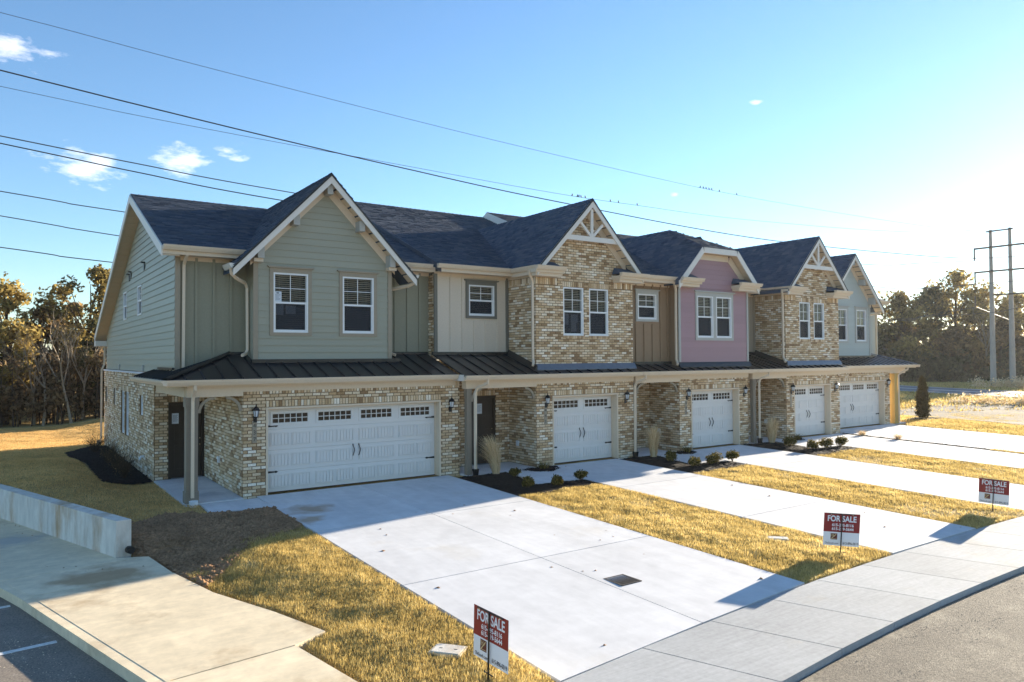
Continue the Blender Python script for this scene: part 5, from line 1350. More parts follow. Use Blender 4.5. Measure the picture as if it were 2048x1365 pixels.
blades('grass', right_v, 420, .08, .035, 'grass', lump=.05, fq=1.2, thin=lambda x, y: 1.0 * smooth(55, 40, x), label='golden verge beyond the far driveway')
field = [(38, 5.5), (52, 2), (95, -25), (110, 30), (80, 34), (40, 30)]
def field_thin(x, y):
    d = (x - 40) * .92 + (y - 2) * .25
    return np.clip(.25 + 1.6 * (fbm(x * .25, y * .25) - .42) * 2 + .6 * smooth(52, 57, x), .04, 1) * (1 - smooth(66, 67.5, x - (y - 6.5) * .40) * smooth(79.0, 78, x - (y - 10.5) * .45))
blades('grass', field, 32, .20, .11, 'grass', thin=field_thin, lump=.05, fq=.7, tone=(.45, .25), lean=.9, label='rough dry grass in the field near the road')
# far lot and road
lump_bed('gravel_lot', [(41.5, -4), (43.5, 4.5), (60, 9), (64, -12), (62, -26), (44, -16)], 'gravel', .5, .0, .10, .8, base=lambda X, Y: gz(X, Y) + .03, label='bare gravel lot between the houses and the road')
mb = MB()
ra = [(-30, 58), (10, 61), (40, 66)]
near_e = [(59.2, -30), (64.5, 0), (66.97, 6.46), (71.28, 18.04), (84, 46), (110, 90)]; far_e = [(70.0, -30), (75.3, 0), (77.91, 10.5), (85.01, 26.18), (95, 46), (121, 90)]
mb.prism(near_e + far_e[::-1], -.3, lambda x, y: -.03); mb.build('road', 'road', kind='structure', label='pale two-lane road across the field')
for q in (.06, .49, .51, .94):
    mb = MB(); pts = [(a[0] + (b[0] - a[0]) * q, a[1] + (b[1] - a[1]) * q) for a, b in zip(near_e, far_e)]
    mb.prism([(x - .12, y) for x, y in pts] + [(x + .12, y) for x, y in pts[::-1]], -.1, -.022); mb.build('road_line', 'paint', kind='structure')

# ------------------------------------------------------------------ small things on the ground
g = thing('drain_grate', (8.36, -9.46, -.24), 'rusty iron drain grate set in the nearest driveway', 'drain')
gr_q = [(8.14, -9.25), (8.58, -9.25), (8.58, -9.70), (8.14, -9.70)]
mb = MB(); z = -.0243 * 9.47 + .004
for a, b, c, d in ((8.14, 8.58, -9.275, -9.25), (8.14, 8.58, -9.70, -9.675), (8.14, 8.165, -9.675, -9.275), (8.555, 8.58, -9.675, -9.275)): mb.box(a, b, c, d, z - .03, z + .004)
mb.build('grate_frame', 'iron', g)
mb = MB(); mb.box(8.166, 8.554, -9.674, -9.276, z - .012, z - .008); mb.build('grate_pit', 'dark', g)
for k in range(13):
    x = 8.18 + k * .0300; mb = MB(); mb.hexa([(x, -9.674, z - .007), (x + .012, -9.674, z - .007), (x + .012, -9.276, z - .007), (x, -9.276, z - .007), (x, -9.674, z + .002), (x + .012, -9.674, z + .002), (x + .012, -9.276, z + .002), (x, -9.276, z + .002)]); mb.build('grate_bar', 'iron', g)
for (cx, cy, ang, w, d), lb in (((4.655, -10.25, -.9, .42, .30), 'pale concrete utility box lid in the grass behind the nearest sign'), ((12.76, -9.28, -.85, .40, .22), 'pale concrete utility box lid in the grass strip near the second sign')):
    z = gzf(cx, cy) - .004; c, s = math.cos(ang), math.sin(ang); rot = lambda a, b: (cx + a * c - b * s, cy + a * s + b * c)
    t = thing('utility_box', (cx, cy, z - .1), lb, 'utility box')
    mb = MB(); mb.prism([rot(-w / 2, -d / 2), rot(w / 2, -d / 2), rot(w / 2, d / 2), rot(-w / 2, d / 2)], z - .15, z + .012); mb.build('box_rim', 'concrete_tan', t)
    mb = MB(); mb.prism([rot(-w / 2 + .025, -d / 2 + .025), rot(w / 2 - .025, -d / 2 + .025), rot(w / 2 - .025, d / 2 - .025), rot(-w / 2 + .025, d / 2 - .025)], z - .02, z + .018); mb.build('box_lid', 'concrete_wall', t)
    for q in (-.1, .1):
        mb = MB(); mb.prism([rot(q - .02, -.008), rot(q + .02, -.008), rot(q + .02, .008), rot(q - .02, .008)], z + .01, z + .0195); mb.build('lid_slot', 'dark', t)

def yard_sign(base, ang, w, h, z0, tilt, label, shift=(0, 0)):
    """ang: heading of the sign's left-to-right direction; readable side faces the street"""
    bx_, by_, bz = base
    root = thing('yard_sign', base, label, 'sign', 'for sale signs along the sidewalk')
    U = Vector((math.cos(ang), math.sin(ang), 0)); N = Vector((U.y, -U.x, 0)); Wv = Vector((0, 0, 1))
    lean = Vector((0, 0, 1)) + U * tilt; lean.normalize()
    O = Vector((bx_, by_, bz)) + lean * z0 + Vector((U.x, U.y, 0)) * shift[0] - N * .02
    def P(u, v, d): return tuple(O + U * u + lean * v + N * d)
    def slab_(m, name, u0, u1, v0, v1, d0, d1, parent):
        mb = MB(); mb.hexa([P(u0, v0, d0), P(u1, v0, d0), P(u1, v0, d1), P(u0, v0, d1), P(u0, v1, d0), P(u1, v1, d0), P(u1, v1, d1), P(u0, v1, d1)]); return mb.build(name, m, parent)
    pn = slab_('sign_white', 'sign_panel', -w / 2, w / 2, 0, h, -.004, .0, root)
    slab_('sign_red', 'red_field', -w / 2, w / 2, h * .42, h, .0003, .0012, pn)
    k = w / .62
    def txt(s, size, m, u, v, sx, name, bold=0): text_mesh(s, size, m, name, pn, P(u, v, .0028), U, lean, N, sx, thick=.0012, bold=bold)
    txt('FOR SALE', .150 * k, 'sign_white', 0, h * .825, .78, 'for_sale_lettering', .0035)
    txt('615-295-8116', .072 * k, 'sign_white', .02 * k, h * .635, .92, 'phone_lettering', .0016)
    txt('615-219-5644', .072 * k, 'sign_white', .02 * k, h * .515, .92, 'phone_lettering', .0016)
    txt('OleSouth.com', .050 * k, 'sign_ink', -.160 * k, h * .07, .82, 'web_lettering')
    txt('615-896-0019', .066 * k, 'sign_ink', .165 * k, h * .085, .72, 'phone_lettering', .0006)
    s = .058 * k; cu, cv = -.125 * k, h * .28
    lg = slab_('sign_maroon', 'logo_square', cu - s, cu + s, cv - s, cv + s, .0008, .0020, pn)
    for (a, b), (c, d), t in (((-.9, -.9), (.7, .8), .10), ((-.9, -.75), (.9, -.75), .05), ((-.55, .85), (-.55, -.1), .06), ((-.1, .85), (-.1, .1), .06), ((-.9, .9), (-.9, -.1), .05), ((.1, .0), (.75, .8), .06), ((-.55, .4), (-.1, .4), .05)):
        p, q = Vector((cu + a * s, cv + b * s)), Vector((cu + c * s, cv + d * s)); dv = (q - p).normalized(); n2 = Vector((-dv.y, dv.x)) * t * s
        mb = MB(); mb.poly([P(*(p + n2), .0028), P(*(p - n2), .0028), P(*(q - n2), .0028), P(*(q + n2), .0028)]); mb.build('logo_stroke', 'sign_gold', lg)
    Q = lambda u, v, d: tuple(Vector((bx_, by_, bz)) + lean * v + U * u + N * d)
    mb = MB(); mb.tube([Q(0, -.15, .004), Q(0, z0 + h - .012, .004)], .011, 4, phase=.785); mb.build('stake', 'black', root)
    mb = MB(); mb.tube([P(-w * .37 , h - .010, .010), P(w * .37, h - .010, .010)], .010, 4, phase=.785); mb.build('top_bar', 'black', root)
    mb = MB(); mb.tube([Q(-.09, .04, .004), Q(.09, .04, .004)], .008, 4, phase=.785); mb.build('foot_peg', 'black', root)
    for q in (-.30, .30):
        mb = MB(); mb.tube([P(w * q, h - .02, .002), P(w * q, h - .02, .022)], .010, 8); mb.build('sign_bolt', 'brass', root)
yard_sign((4.63, -11.21, -.255), math.radians(-89), .70, .60, .145, .035, 'red and white for sale sign nearest the camera, on the lawn by the utility lid')
yard_sign((12.79, -10.59, -.27), math.radians(-55), .61, .60, .150, .060, 'red and white for sale sign on the grass strip between the first two driveways')
yard_sign((19.22, -10.54, -.27), math.radians(-88), .64, .58, .160, .050, 'red and white for sale sign farthest right, on the second grass strip')

# shrubs, tufts
def leaf_cloud(n, c, r, leaf, tone, surf=.55, zmin=None, flat=1.0, hi=.25):
    d = NR.randn(n, 3); d /= np.linalg.norm(d, axis=1)[:, None]
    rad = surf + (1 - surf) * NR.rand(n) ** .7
    lum = .70 + .60 * vnoise(d[:, 0] * 2.6 + d[:, 2] * 1.7 + c[0] * 3.1, d[:, 1] * 2.6 + c[1] * 2.3)
    p = d * rad[:, None] * lum[:, None] * np.array(r) + np.array(c)
    nn = d + .8 * NR.randn(n, 3); nn /= np.linalg.norm(nn, axis=1)[:, None]
    a = np.cross(nn, NR.randn(n, 3)); a /= np.linalg.norm(a, axis=1)[:, None] + 1e-9; b = np.cross(nn, a)
    s = leaf * NR.uniform(.6, 1.35, n)[:, None]
    V = np.stack([p - a * s, p + b * s * .55, p + a * s, p - b * s * .55], 1).reshape(-1, 3)
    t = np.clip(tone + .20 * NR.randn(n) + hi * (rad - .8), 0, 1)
    return V, np.arange(4 * n).reshape(-1, 4), t
def shrub(x, y, r, h, label, n=800, m='shrub', leaf=.030):
    z = gzf(x, y); root = thing('shrub', (x, y, z), label, 'shrub', 'young shrubs in the mulch beds')
    VV, FF, TT, nb = [], [], [], 0
    for k in range(7):
        a = k * .9 + rnd.uniform(0, .8); q = 0 if k == 0 else r * rnd.uniform(.35, .62); rr = r * (rnd.uniform(.62, .8) if k == 0 else rnd.uniform(.42, .62))
        V, F, t = leaf_cloud(n // 5, (x + q * math.cos(a), y + q * math.sin(a), z + h * (rnd.uniform(.38, .66) if k else .6)), (rr, rr, rr * rnd.uniform(.8, 1.05)), leaf, .42 + rnd.uniform(-.08, .1), .35)
        V[:, 2] = np.maximum(V[:, 2], z + .02); VV.append(V); FF.append(F + nb); TT.append(t); nb += len(V)
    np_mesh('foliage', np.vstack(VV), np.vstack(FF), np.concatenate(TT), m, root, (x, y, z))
    mb = MB()
    for k in range(9):
        a = rnd.uniform(0, 6.28); q = rnd.uniform(.3, .85) * r
        mb.tube([(x, y, z - .02), (x + .4 * q * math.cos(a), y + .4 * q * math.sin(a), z + h * .3), (x + q * math.cos(a), y + q * math.sin(a), z + h * .7)], [.010, .007, .003], 4)
    mb.build('stem', 'bark', root)
SH = [(11.51, -2.58, .19, .36, 'small shrub at the front corner of the second house bed, nearest the camera'), (12.02, -1.2, .18, .34, 'small dark shrub beside the straw grass clump of the second house'),
      (12.32, -2.78, .17, .33, 'small shrub in the middle of the second house bed front row'), (13.38, -2.52, .20, .36, 'small shrub at the driveway end of the second house bed'),
      (17.96, -1.62, .22, .40, 'shrub nearest the straw grass clump in the rose house bed'), (17.86, -2.65, .22, .38, 'left shrub in the front row of the rose house bed'), (18.72, -2.72, .30, .40, 'broad shrub in the middle of the rose house bed'), (19.85, -2.55, .22, .40, 'right shrub of the rose house bed beside the driveway'),
      (24.62, -1.4, .26, .44, 'shrub nearest the wall in the fourth house bed'), (24.55, -2.42, .24, .38, 'left shrub in the front row of the fourth house bed'), (25.40, -2.45, .27, .42, 'middle shrub in the front row of the fourth house bed'), (26.3, -2.48, .24, .42, 'right shrub of the fourth house bed beside the driveway')]
for q in SH: shrub(*q)
for y, r, lb in ((5.2, .30, 'bare dark shrub in the side bed nearest the porch'), (7.0, .33, 'bare dark shrub in the middle of the side bed'), (9.0, .32, 'bare dark shrub in the side bed under the twin windows'), (12.8, .42, 'bare dark shrub at the far end of the side bed')):
    x = 2.95; z = gzf(x, y); root = thing('shrub', (x, y, z), lb, 'shrub', 'bare shrubs in the side bed'); mb = MB()
    for k in range(46):
        a = rnd.uniform(0, 6.28); q = r * rnd.uniform(.3, 1.2); h_ = rnd.uniform(.4, .85); p1 = (x + .5 * q * math.cos(a), y + .5 * q * math.sin(a), z + h_ * .5); p2 = (x + q * math.cos(a), y + q * math.sin(a), z + h_)
        mb.tube([(x + .1 * q * math.cos(a), y + .1 * q * math.sin(a), z), p1, p2], [.007, .005, .002], 3)
        for j in range(3):
            b = a + rnd.uniform(-1, 1); mb.tube([p1, (p1[0] + .2 * math.cos(b), p1[1] + .2 * math.sin(b), p1[2] + rnd.uniform(.1, .25))], [.004, .0015], 3)
    mb.build('twig', 'bark', root)
    V, F, t = leaf_cloud(160, (x, y, z + .45), (r, r, .4), .022, .2, .3); np_mesh('foliage', V, F, t, 'brush', root, (x, y, z))

def clump(x, y, h, spread, n, m, name, label, cat, lean=(0, 0), w=.007, group=None):
    z = gzf(x, y); root = thing(name, (x, y, z), label, cat, group)
    seg = 5; V = []; F = []; T = []
    for i in range(n):
        a = rnd.uniform(0, 6.283); s = spread * rnd.uniform(.1, 1) ** .8; hh = h * rnd.uniform(.55, 1.08); r0 = rnd.uniform(0, .09)
        bx_, by_ = x + r0 * math.cos(a), y + r0 * math.sin(a); dx, dy = math.cos(a) * s + lean[0] * rnd.uniform(.4, 1.1), math.sin(a) * s + lean[1] * rnd.uniform(.4, 1.1)
        px, py = -math.sin(a) * w, math.cos(a) * w; b = len(V); kx, ky = rnd.uniform(-.06, .06), rnd.uniform(-.06, .06)
        for k in range(seg + 1):
            t = k / seg; f = t ** 1.8; ww = 1 - t * .85
            cx, cy, cz = bx_ + dx * f + kx * math.sin(t * 5), by_ + dy * f + ky * math.sin(t * 5), z - .02 + hh * (t - .12 * f * t * (1 + s * 2))
            V += [(cx - px * ww, cy - py * ww, cz), (cx + px * ww, cy + py * ww, cz)]
        tt = min(1, max(0, rnd.gauss(.5, .25)))
        for k in range(seg): F.append((b + 2 * k, b + 2 * k + 1, b + 2 * k + 3, b + 2 * k + 2)); T.append(tt)
    np_mesh('blades', V, F, T, m, root, (x, y, z), kind='stuff')
GG = 'straw ornamental grasses by the porches'
clump(11.92, -.42, 1.32, .36, 520, 'plume', 'ornamental_grass', 'tall straw grass clump leaning in front of the dark front door', 'grass clump', lean=(-.30, .05), group=GG, w=.012)
clump(18.15, -.65, 1.28, .32, 460, 'plume', 'ornamental_grass', 'tall straw grass clump by the downspout of the rose house', 'grass clump', lean=(-.02, .0), group=GG, w=.012)
clump(24.75, -.55, 1.2, .32, 420, 'plume', 'ornamental_grass', 'tall straw grass clump by the fourth house entry', 'grass clump', lean=(.05, .0), group=GG, w=.013)
for (x, y), lb in (((13.65, -.42), 'low dark grass tuft at the brick corner of the second house'), ((20.1, -.38), 'low dark grass tuft at the brick corner of the rose house'), ((26.75, -.32), 'low dark grass tuft at the brick corner of the fourth house')):
    clump(x, y, .30, .33, 210, 'shrub', 'lily_turf', lb, 'grass tuft', w=.008, group='low tufts at the brick corners')
for (x, y), lb in (((30.36, -1.0), 'pale grass tuft nearest the wall between the far driveways'), ((30.42, -2.5), 'pale grass tuft farther out between the far driveways')):
    clump(x, y, .30, .34, 200, 'plume', 'grass_tuft', lb, 'grass tuft', w=.008, group='tufts between the far driveways')
z = gzf(40.6, 1.45); root = thing('columnar_evergreen', (40.6, 1.45, z), 'narrow dark evergreen standing alone past the far house', 'tree')
VV = []; FF = []; TT = []; nb = 0
for k in range(34):
    q = k / 33; rr = .36 * (math.sin(math.pi * min(1, .22 + q * .76)) ** .6) * (1 - .45 * q) + .05
    V, F, t = leaf_cloud(150, (40.6 + rnd.uniform(-.05, .05), 1.45 + rnd.uniform(-.05, .05), z + .2 + q * 1.95), (rr, rr, .16), .055, .35 + .25 * q, .6); VV.append(V); FF.append(F + nb); TT.append(t); nb += len(V)
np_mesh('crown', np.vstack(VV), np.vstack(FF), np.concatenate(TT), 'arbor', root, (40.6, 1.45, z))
mb = MB(); mb.tube([(40.6, 1.45, z - .05), (40.6, 1.45, z + .5)], [.05, .04], 6); mb.build('trunk', 'bark', root)

# ------------------------------------------------------------------ trees
def leafy(name, x, y, h, r, m, label, cat='tree', group=None, n=4200, leaf=.16, base=.25, clumps=26, trunk_r=.16, tone=.45, bark='bark', z0=None, dens=1.0, bare=0.0):
    z = gzf(x, y) - .1 if z0 is None else z0
    root = thing(name, (x, y, z), label, cat, group)
    tb = MB()
    lean = (rnd.uniform(-.05, .05) * h, rnd.uniform(-.05, .05) * h)
    top = (x + lean[0], y + lean[1], z + h * .88)
    mid = [(x + lean[0] * t + rnd.uniform(-.08, .08), y + lean[1] * t + rnd.uniform(-.08, .08), z + h * .88 * t) for t in (0, .2, .4, .6, .8, 1)]
    tb.tube(mid, [trunk_r * q for q in (1.15, .92, .75, .55, .32, .10)], 7)
    VV, FF, TT, nb = [], [], [], 0
    for k in range(clumps):
        q = base + (1 - base) * (k + rnd.random()) / clumps
        prof = math.sin(math.pi * min(1, max(.05, (q - base) / (1 - base) * .86 + .14))) ** .6
        a = rnd.uniform(0, 6.283); d = r * prof * rnd.uniform(.25, 1.0)
        cx, cy, cz = x + lean[0] * q + d * math.cos(a), y + lean[1] * q + d * math.sin(a), z + h * q * .97
        cr = r * rnd.uniform(.24, .46)
        i0 = min(4, int(q * .7 * 6)); s = mid[i0]
        tb.tube([s, ((s[0] + cx) / 2 + rnd.uniform(-.2, .2), (s[1] + cy) / 2 + rnd.uniform(-.2, .2), (s[2] + cz) / 2 + .12 * h * .2), (cx, cy, cz)], [trunk_r * .34, trunk_r * .22, trunk_r * .07], 5)
        for j in range(4):
            b = rnd.uniform(0, 6.28); e = rnd.uniform(.5, 1.0) * cr
            tb.tube([(cx, cy, cz), (cx + e * math.cos(b), cy + e * math.sin(b), cz + rnd.uniform(-.4, .7) * cr)], [trunk_r * .08, trunk_r * .02], 3)
        nn = int(n / clumps * rnd.uniform(.6, 1.4) * dens)
        V, F, t = leaf_cloud(nn, (cx, cy, cz), (cr, cr, cr * .78), leaf, min(.9, max(.05, tone + rnd.gauss(0, .13))), .15, hi=.3)
        VV.append(V); FF.append(F + nb); TT.append(t); nb += len(V)
    tb.build('trunk', bark, root)
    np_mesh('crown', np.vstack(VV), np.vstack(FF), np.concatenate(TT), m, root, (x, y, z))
    return root
def bare_tree(x, y, h, label, m='pale_bark', group=None, r0=.09, z0=None, spread=.42):
    z = gzf(x, y) - .1 if z0 is None else z0
    root = thing('bare_tree', (x, y, z), label, 'tree', group); mb = MB()
    def grow(p, d, l, r, lev):
        q = [p]; dd = Vector(d)
        for k in range(3):
            dd = (dd + Vector((rnd.gauss(0, .10), rnd.gauss(0, .10), .06))).normalized(); q.append(tuple(Vector(q[-1]) + dd * (l / 3)))
        mb.tube(q, [r, r * .82, r * .64, r * .45], 5 if lev < 2 else 3, cap=False)
        if lev < 4:
            for k in range(4 if lev < 2 else 3):
                s = q[rnd.choice((1, 2, 3, 3))] if lev else q[rnd.choice((2, 2, 3))]
                a = rnd.uniform(0, 6.283); nd = (dd + Vector((math.cos(a), math.sin(a), rnd.uniform(-.1, .5))) * rnd.uniform(spread, spread * 1.8)).normalized()
                grow(s, nd, l * rnd.uniform(.48, .68), r * .45, lev + 1)
    grow((x, y, z), (rnd.uniform(-.06, .06), rnd.uniform(-.06, .06), 1), h * .52, r0, 0)
    mb.build('trunk', m, root)
    return root
LG, RG = 'trees of the wood behind the nearest house', 'trees of the wood beyond the road'
# left wood
leafy('oak_tree', 4.6, 38.5, 9.9, 2.7, 'leaf_gold', 'tall spreading oak rising highest in the left wood, beside the house eave', group=LG, n=5200, leaf=.15, base=.42, dens=.9)
leafy('oak_tree', .55, 40.5, 9.1, 2.3, 'leaf_gold', 'rounded golden oak on the left of the left wood', group=LG, n=4600, leaf=.15, base=.34, tone=.62)
leafy('oak_tree', -2.2, 38.0, 8.6, 2.5, 'leaf_gold', 'broad oak at the very left edge of the photo', group=LG, n=4200, leaf=.15, base=.3)
leafy('oak_tree', .4, 35.2, 6.3, 1.9, 'leaf_gold', 'lower golden tree bright in the sun at the left edge', group=LG, n=3600, leaf=.13, base=.35, tone=.72)
leafy('dark_tree', 2.4, 39.5, 7.6, 1.9, 'leaf_brown', 'dark brown tree between the two tall oaks', group=LG, n=3600, leaf=.14, base=.2)
leafy('cedar_tree', 5.2, 34.0, 6.2, 1.5, 'leaf_green', 'dark rusty cedar close to the house corner in the left wood', group=LG, n=3400, leaf=.12, base=.08, tone=.4)
leafy('dark_tree', 7.6, 40.0, 9.3, 2.4, 'leaf_brown', 'brown oak half hidden behind the house eave', group=LG, n=3800, leaf=.15, base=.3)
for x, y, h, lb in ((2.15, 32.6, 6.6, 'pale bare tree left of centre in the left wood'), (3.55, 32.2, 6.7, 'pale bare tree standing right of centre in the left wood'), (1.75, 33.6, 5.4, 'thin leaning bare tree at the foot of the left wood'), (4.2, 33.2, 6.2, 'slim bare tree near the house corner'), (2.9, 33.8, 5.6, 'small bare tree between the two pale ones')):
    bare_tree(x, y, h, lb, group='bare pale trees at the edge of the left wood')
def thicket(name, pts, n, leaf, m, label, h0, h1, wid, tone=.4, twig=True):
    V_, F_, T_, nb = [], [], [], 0; tb = MB()
    for i in range(n):
        t = rnd.random() * (len(pts) - 1); k = int(t); f = t - k
        x = pts[k][0] * (1 - f) + pts[k + 1][0] * f + rnd.uniform(-wid, wid); y = pts[k][1] * (1 - f) + pts[k + 1][1] * f + rnd.uniform(-wid, wid)
        z = gzf(x, y); hh = rnd.uniform(h0, h1); r = rnd.uniform(.5, 1.0)
        V, F, tt = leaf_cloud(120, (x, y, z + hh * rnd.uniform(.25, .95)), (r, r, r * .9), leaf, tone, .1, hi=.25); V_.append(V); F_.append(F + nb); T_.append(tt); nb += len(V)
        if twig: tb.tube([(x, y, z - .1), (x + rnd.uniform(-.3, .3), y + rnd.uniform(-.3, .3), z + hh)], [.035, .012], 4)
    np_mesh(name, np.vstack(V_), np.vstack(F_), np.concatenate(T_), m, kind='stuff', label=label)
    if twig: tb.build('thin_stems', 'bark', kind='stuff', label='thin stems of the ' + name.replace('_', ' '))
thicket('undergrowth', [(-9, 33.5), (2, 34), (9, 33.5), (14, 34)], 250, .13, 'brush', 'dark brown undergrowth at the foot of the left wood', 1.0, 5.0, 1.5, .35)
thicket('woodland', [(-14, 44), (0, 45), (12, 43), (30, 42), (60, 44)], 420, .24, 'leaf_brown', 'brown woodland behind the houses', 1.5, 8.2, 3.0, .38)
thicket('woodland', [(9, 33), (20, 34), (40, 36), (58, 40)], 230, .22, 'leaf_brown', 'brown woodland edge behind the row of houses', 1.0, 7.5, 2.5, .4)
# right wood beyond the road
RT = [('oak_tree', 98.8, 32.5, 12.2, 4.6, 'leaf_gold', 'spreading oak beside the far house gable, glowing against the sky', .38), ('oak_tree', 107, 29.6, 15.6, 5.0, 'leaf_gold', 'tallest oak left of the pole pair, darker against the bright sky', .50),
      ('cedar_tree', 104.5, 31.6, 13.2, 3.6, 'leaf_green', 'broad dark evergreen left of the tallest oak', .45), ('oak_tree', 112, 27.6, 13.2, 4.4, 'leaf_gold', 'golden oak between the two poles', .55), ('oak_tree', 116, 25.6, 12.6, 4.2, 'leaf_gold', 'golden oak right of the poles at the photo edge', .6),
      ('dark_tree', 101.2, 33.5, 8.2, 3.4, 'leaf_brown', 'low brown tree between the spreading oak and the evergreen', .5), ('dark_tree', 109, 24.6, 8.4, 3.6, 'leaf_brown', 'low brown tree in front of the pole pair', .5), ('oak_tree', 120, 21.5, 12.8, 4.6, 'leaf_gold', 'tall oak at the right end of the far wood', .55),
      ('dark_tree', 103.5, 27.5, 7.0, 3.2, 'leaf_brown', 'dull brown tree at the front of the far wood', .42), ('cedar_tree', 96.8, 34.8, 7.6, 3.0, 'leaf_green', 'dark low evergreen next to the far end house', .4)]
for nm, x, y, h, r, m, lb, tn in RT: leafy(nm, x, y, h, r, m, lb, group=RG, n=5200, leaf=.27, base=.16, tone=tn, trunk_r=.26, clumps=34, z0=-.6)
bare_tree(102.2, 33.8, 11.6, 'bare leafless tree showing above the gap in the far wood', 'bark', RG, .16, -.6, .5)
bare_tree(105.4, 25.0, 9.0, 'bare gray tree low in front of the far wood', 'pale_bark', RG, .14, -.6, .4)
thicket('undergrowth', [(88, 38), (96, 31), (103, 26), (112, 21), (121, 16)], 330, .28, 'leaf_green', 'dark undergrowth along the far side of the road', .5, 4.5, 1.6, .35)
thicket('woodland', [(92, 48), (112, 38), (135, 26)], 300, .42, 'leaf_brown', 'hazy woodland behind the far trees', 2, 8.0, 4, .45)
thicket('weeds', [(86.5, 17.8), (88, 15), (89, 11)], 40, .10, 'plume', 'tall pale weeds round the feet of the poles', .3, 1.2, 1.2, .6, False)
thicket('weeds', [(57, 8), (60, 1), (61, -6)], 26, .09, 'plume', 'pale weeds at the edge of the gravel lot', .1, .5, 1.2, .6, False)

# ------------------------------------------------------------------ poles, wires and birds
pp = thing('pole_pair', (88, 16.2, -.3), 'tall twin-pole power line structure with three crossarms at the right edge', 'utility pole')
for y in (17.1, 15.25):
    mb = MB(); mb.tube([(88, y, -.4), (88, y, 4), (88, y, 9), (88, y, 16.9)], [.30, .27, .22, .15], 12); mb.build('pole', 'steel_pole', pp)
for y0, y1, z, r in ((17.42, 14.85, 16.72, .07), (18.66, 11.6, 15.0, .09), (18.66, 11.6, 12.4, .09), (16.8, 11.6, 9.83, .08)):
    mb = MB(); mb.box(88 - .26 - r, 88 - .26 + r, y1, y0, z - r, z + r); mb.build('crossarm', 'arm', pp)
for y, za, zb in ((18.63, 15.0, 13.74), (13.8, 15.0, 13.74), (18.6, 12.4, 11.2), (13.8, 12.4, 11.2), (18.63, 9.9, 8.65), (13.8, 9.83, 8.6)):
    mb = MB(); n = 9
    mb.lathe([(.02, za - zb - .05)] + [(r, (za - zb - .1) * (1 - i / (2 * n))) for i in range(2 * n) for r in ((.11 if i % 2 else .05),)] + [(.02, 0)], (88 - .26, y, zb), 8); mb.build('insulator', 'arm', pp)
mb = MB(); mb.tube([(87.74, 18.63, 12.3), (87.74, 18.63, 9.9)], .015, 4); mb.build('hanger_rod', 'arm', pp)
WIRES = [
    ([(-0.07, 17.0, 17.26), (2.22, 17.01, 17.14), (6.04, 17.02, 16.89), (11.08, 17.04, 16.63), (22.57, 17.08, 16.1), (37.59, 17.13, 15.64), (47.07, 17.16, 15.55), (60.88, 17.21, 15.7), (76.11, 17.26, 16.08), (88, 17.3, 16.7)], 0.011, 'thin upper shield wire with birds, highest across the sky'),
    ([(-0.05, 20.0, 15.23), (5.3, 19.69, 14.85), (11.79, 19.31, 14.54), (18.41, 18.93, 14.28), (28.61, 18.34, 13.88), (35.61, 17.93, 13.8), (47.17, 17.26, 13.84), (68.33, 16.04, 14.73), (88, 14.9, 16.7)], 0.011, 'thin lower shield wire with birds crossing above the roofs'),
    ([(-0.05, 16.0, 14.62), (4.77, 15.88, 14.16), (10.67, 15.73, 13.64), (16.76, 15.58, 13.17), (26.27, 15.34, 12.56), (44.01, 14.9, 11.9), (63.75, 14.41, 12.16), (77.05, 14.07, 12.7), (88, 13.8, 13.74)], 0.028, 'thick black power line crossing from the upper left to the poles'),
    ([(-0.03, 20.0, 13.08), (5.35, 19.92, 12.63), (11.95, 19.81, 12.18), (33.81, 19.47, 11.22), (66.03, 18.97, 11.9), (76.2, 18.81, 12.68), (88, 18.63, 13.74)], 0.024, 'upper of two close power lines running behind the sage gable'),
    ([(-0.03, 17.0, 12.03), (4.92, 16.82, 11.51), (10.87, 16.6, 10.99), (30.6, 15.89, 9.92), (59.64, 14.83, 9.18), (69.05, 14.49, 9.49), (88, 13.8, 11.2)], 0.024, 'lower of two close power lines running behind the sage gable'),
    ([(-0.01, 22.0, 11.07), (4.9, 21.81, 10.64), (26.53, 20.97, 9.31), (69.04, 19.33, 9.55), (77.51, 19.01, 10.18), (88, 18.6, 11.2)], 0.022, 'power line meeting the left roof edge just under the peak'),
    ([(-0.0, 24.0, 10.28), (4.95, 23.7, 9.73), (27.43, 22.33, 7.61), (70.53, 19.7, 6.87), (77.9, 19.25, 7.44), (88, 18.63, 8.65)], 0.022, 'power line meeting the left roof edge halfway down'),
    ([(0.01, 22.0, 8.53), (4.39, 21.59, 8.11), (25.59, 19.62, 6.7), (63.78, 16.06, 6.63), (70.08, 15.47, 6.99), (81.89, 14.37, 7.66), (88, 13.8, 8.6)], 0.022, 'lowest power line at the left, just above the wood'),
    ([(88, 18.63, 8.65), (100, 20.9, 8.0), (112, 22.96, 7.5), (150, 30, 7.4)], .032, 'pale power line leaving the poles to the right, sloping down'),
    ([(88, 13.8, 13.74), (112, 22.79, 16.56)], .02, 'faint power line leaving the poles to the right'),
]
def spline(pts, n=10):
    P = [Vector(p) for p in pts]; out = []
    if pts[0][0] < 1: P = [P[0] + (P[0] - P[1]) * 5] + P
    for i in range(len(P) - 1):
        p0 = P[max(i - 1, 0)]; p1 = P[i]; p2 = P[i + 1]; p3 = P[min(i + 2, len(P) - 1)]
        for k in range(n):
            t = k / n; out.append(.5 * ((2 * p1) + (-p0 + p2) * t + (2 * p0 - 5 * p1 + 4 * p2 - p3) * t * t + (-p0 + 3 * p1 - 3 * p2 + p3) * t ** 3))
    return [tuple(p) for p in out] + [tuple(P[-1])]
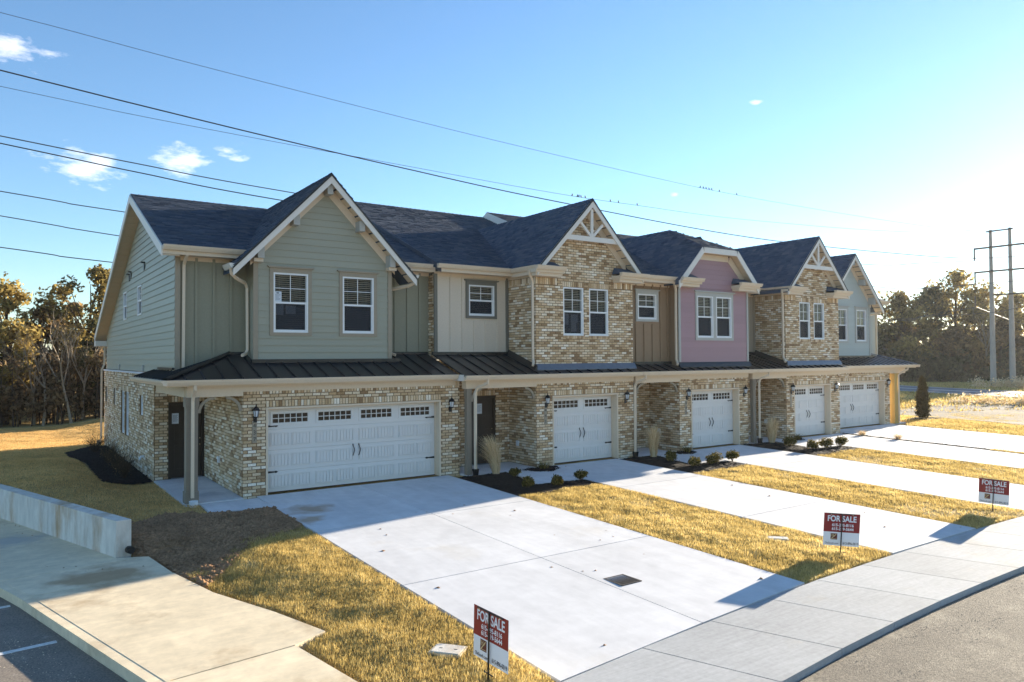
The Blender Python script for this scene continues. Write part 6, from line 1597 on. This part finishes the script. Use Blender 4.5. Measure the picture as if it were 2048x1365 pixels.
for pts, r, lb in WIRES:
    S_ = spline(pts) if len(pts) > 2 else pts
    mb = MB(); mb.tube([(S_[0][0], S_[0][1], S_[0][2])] + list(S_[1:]), r, 4, cap=False); w = mb.build('power_line', 'wire', label=lb, cat='wire', group='power lines across the sky')
def on_wire(pts, x):
    S_ = spline(pts)
    for a, b in zip(S_, S_[1:]):
        if a[0] <= x <= b[0]: t = (x - a[0]) / (b[0] - a[0]); return tuple(a[i] + (b[i] - a[i]) * t for i in range(3))
birds = [(1, q) for q in (0, .42, .54, .71, 1.05, 3.15, 3.85, 5.5)] + [(0, q) for q in (0, .33, .63, .95, 1.26, 2.1, 4.1)]
B0 = {1: 30.35, 0: 41.4}
bl = {1: ['leftmost bird on the lower thin wire above the brick gable', 'second bird from the left on the lower thin wire', 'third bird from the left on the lower thin wire', 'fourth bird from the left on the lower thin wire', 'fifth bird from the left on the lower thin wire', 'third bird from the right on the lower thin wire', 'second bird from the right on the lower thin wire', 'rightmost bird on the lower thin wire'],
      0: ['leftmost bird on the upper thin wire', 'second bird from the left on the upper thin wire', 'third bird from the left on the upper thin wire', 'fourth bird from the left on the upper thin wire', 'fifth bird from the left on the upper thin wire', 'second bird from the right on the upper thin wire', 'rightmost bird on the upper thin wire']}
cnt = {0: 0, 1: 0}
for wi, q in birds:
    x, y, z = on_wire(WIRES[wi][0], B0[wi] + q)
    mb = MB(); s = 1 if rnd.random() < .5 else -1
    for cx, cz, rx, rz in ((0, .065, .042, .065), (.015 * s, .135, .028, .027)):
        prof = [(rx * math.sin(math.pi * k / 6), cz - rz * math.cos(math.pi * k / 6)) for k in range(7)]; mb.lathe(prof, (x + cx, y, z), 8)
    mb.tube([(x - .015 * s, y, z + .04), (x - .10 * s, y, z - .02)], [.027, .011], 5)
    mb.tube([(x + .036 * s, y, z + .135), (x + .062 * s, y, z + .131)], [.010, .002], 4)
    mb.build('bird', 'bird', label='small black ' + bl[wi][cnt[wi]], cat='bird', group='birds perched on the wires'); cnt[wi] += 1
# small far house among the trees
fh = thing('far_house', (103.6, 37.4, -.4), 'tiny distant house with gray roof between the trees right of the last townhouse', 'house')
def fb(name, m, *b): mb = MB(); mb.box(*b); mb.build(name, m, fh)
fb('wall', 'wall_far', 101.2, 106, 35.4, 41, -.5, 2.9)
mb = MB(); mb.add([(100.9, 35.0, 2.9), (106.3, 35.0, 2.9), (106.3, 41.4, 2.9), (100.9, 41.4, 2.9), (100.9, 38.2, 4.8), (106.3, 38.2, 4.8)], [(0, 1, 5, 4), (2, 3, 4, 5), (0, 4, 3), (1, 2, 5), (3, 2, 1, 0)]); mb.build('roof', 'roof_far', fh)
fb('window', 'dark', 101.16, 101.2, 36.6, 37.6, .9, 2.1); fb('window', 'dark', 101.16, 101.2, 38.8, 39.8, .9, 2.1)

# ------------------------------------------------------------------ evening haze over the whole place
def haze_box():
    m = bpy.data.materials.new('haze'); m.use_nodes = True; nt = m.node_tree; nt.nodes.clear()
    o = nt.nodes.new('ShaderNodeOutputMaterial'); v = nt.nodes.new('ShaderNodeVolumePrincipled')
    v.inputs['Color'].default_value = (.92, .94, .97, 1); v.inputs['Density'].default_value = .00020; v.inputs['Anisotropy'].default_value = .35
    nt.links.new(v.outputs[0], o.inputs['Volume'])
    MT['haze'] = m
    mb = MB(); mb.box(-950, 1450, -750, 1350, -2.4, 22); mb.build('haze', 'haze', kind='stuff')
haze_box()
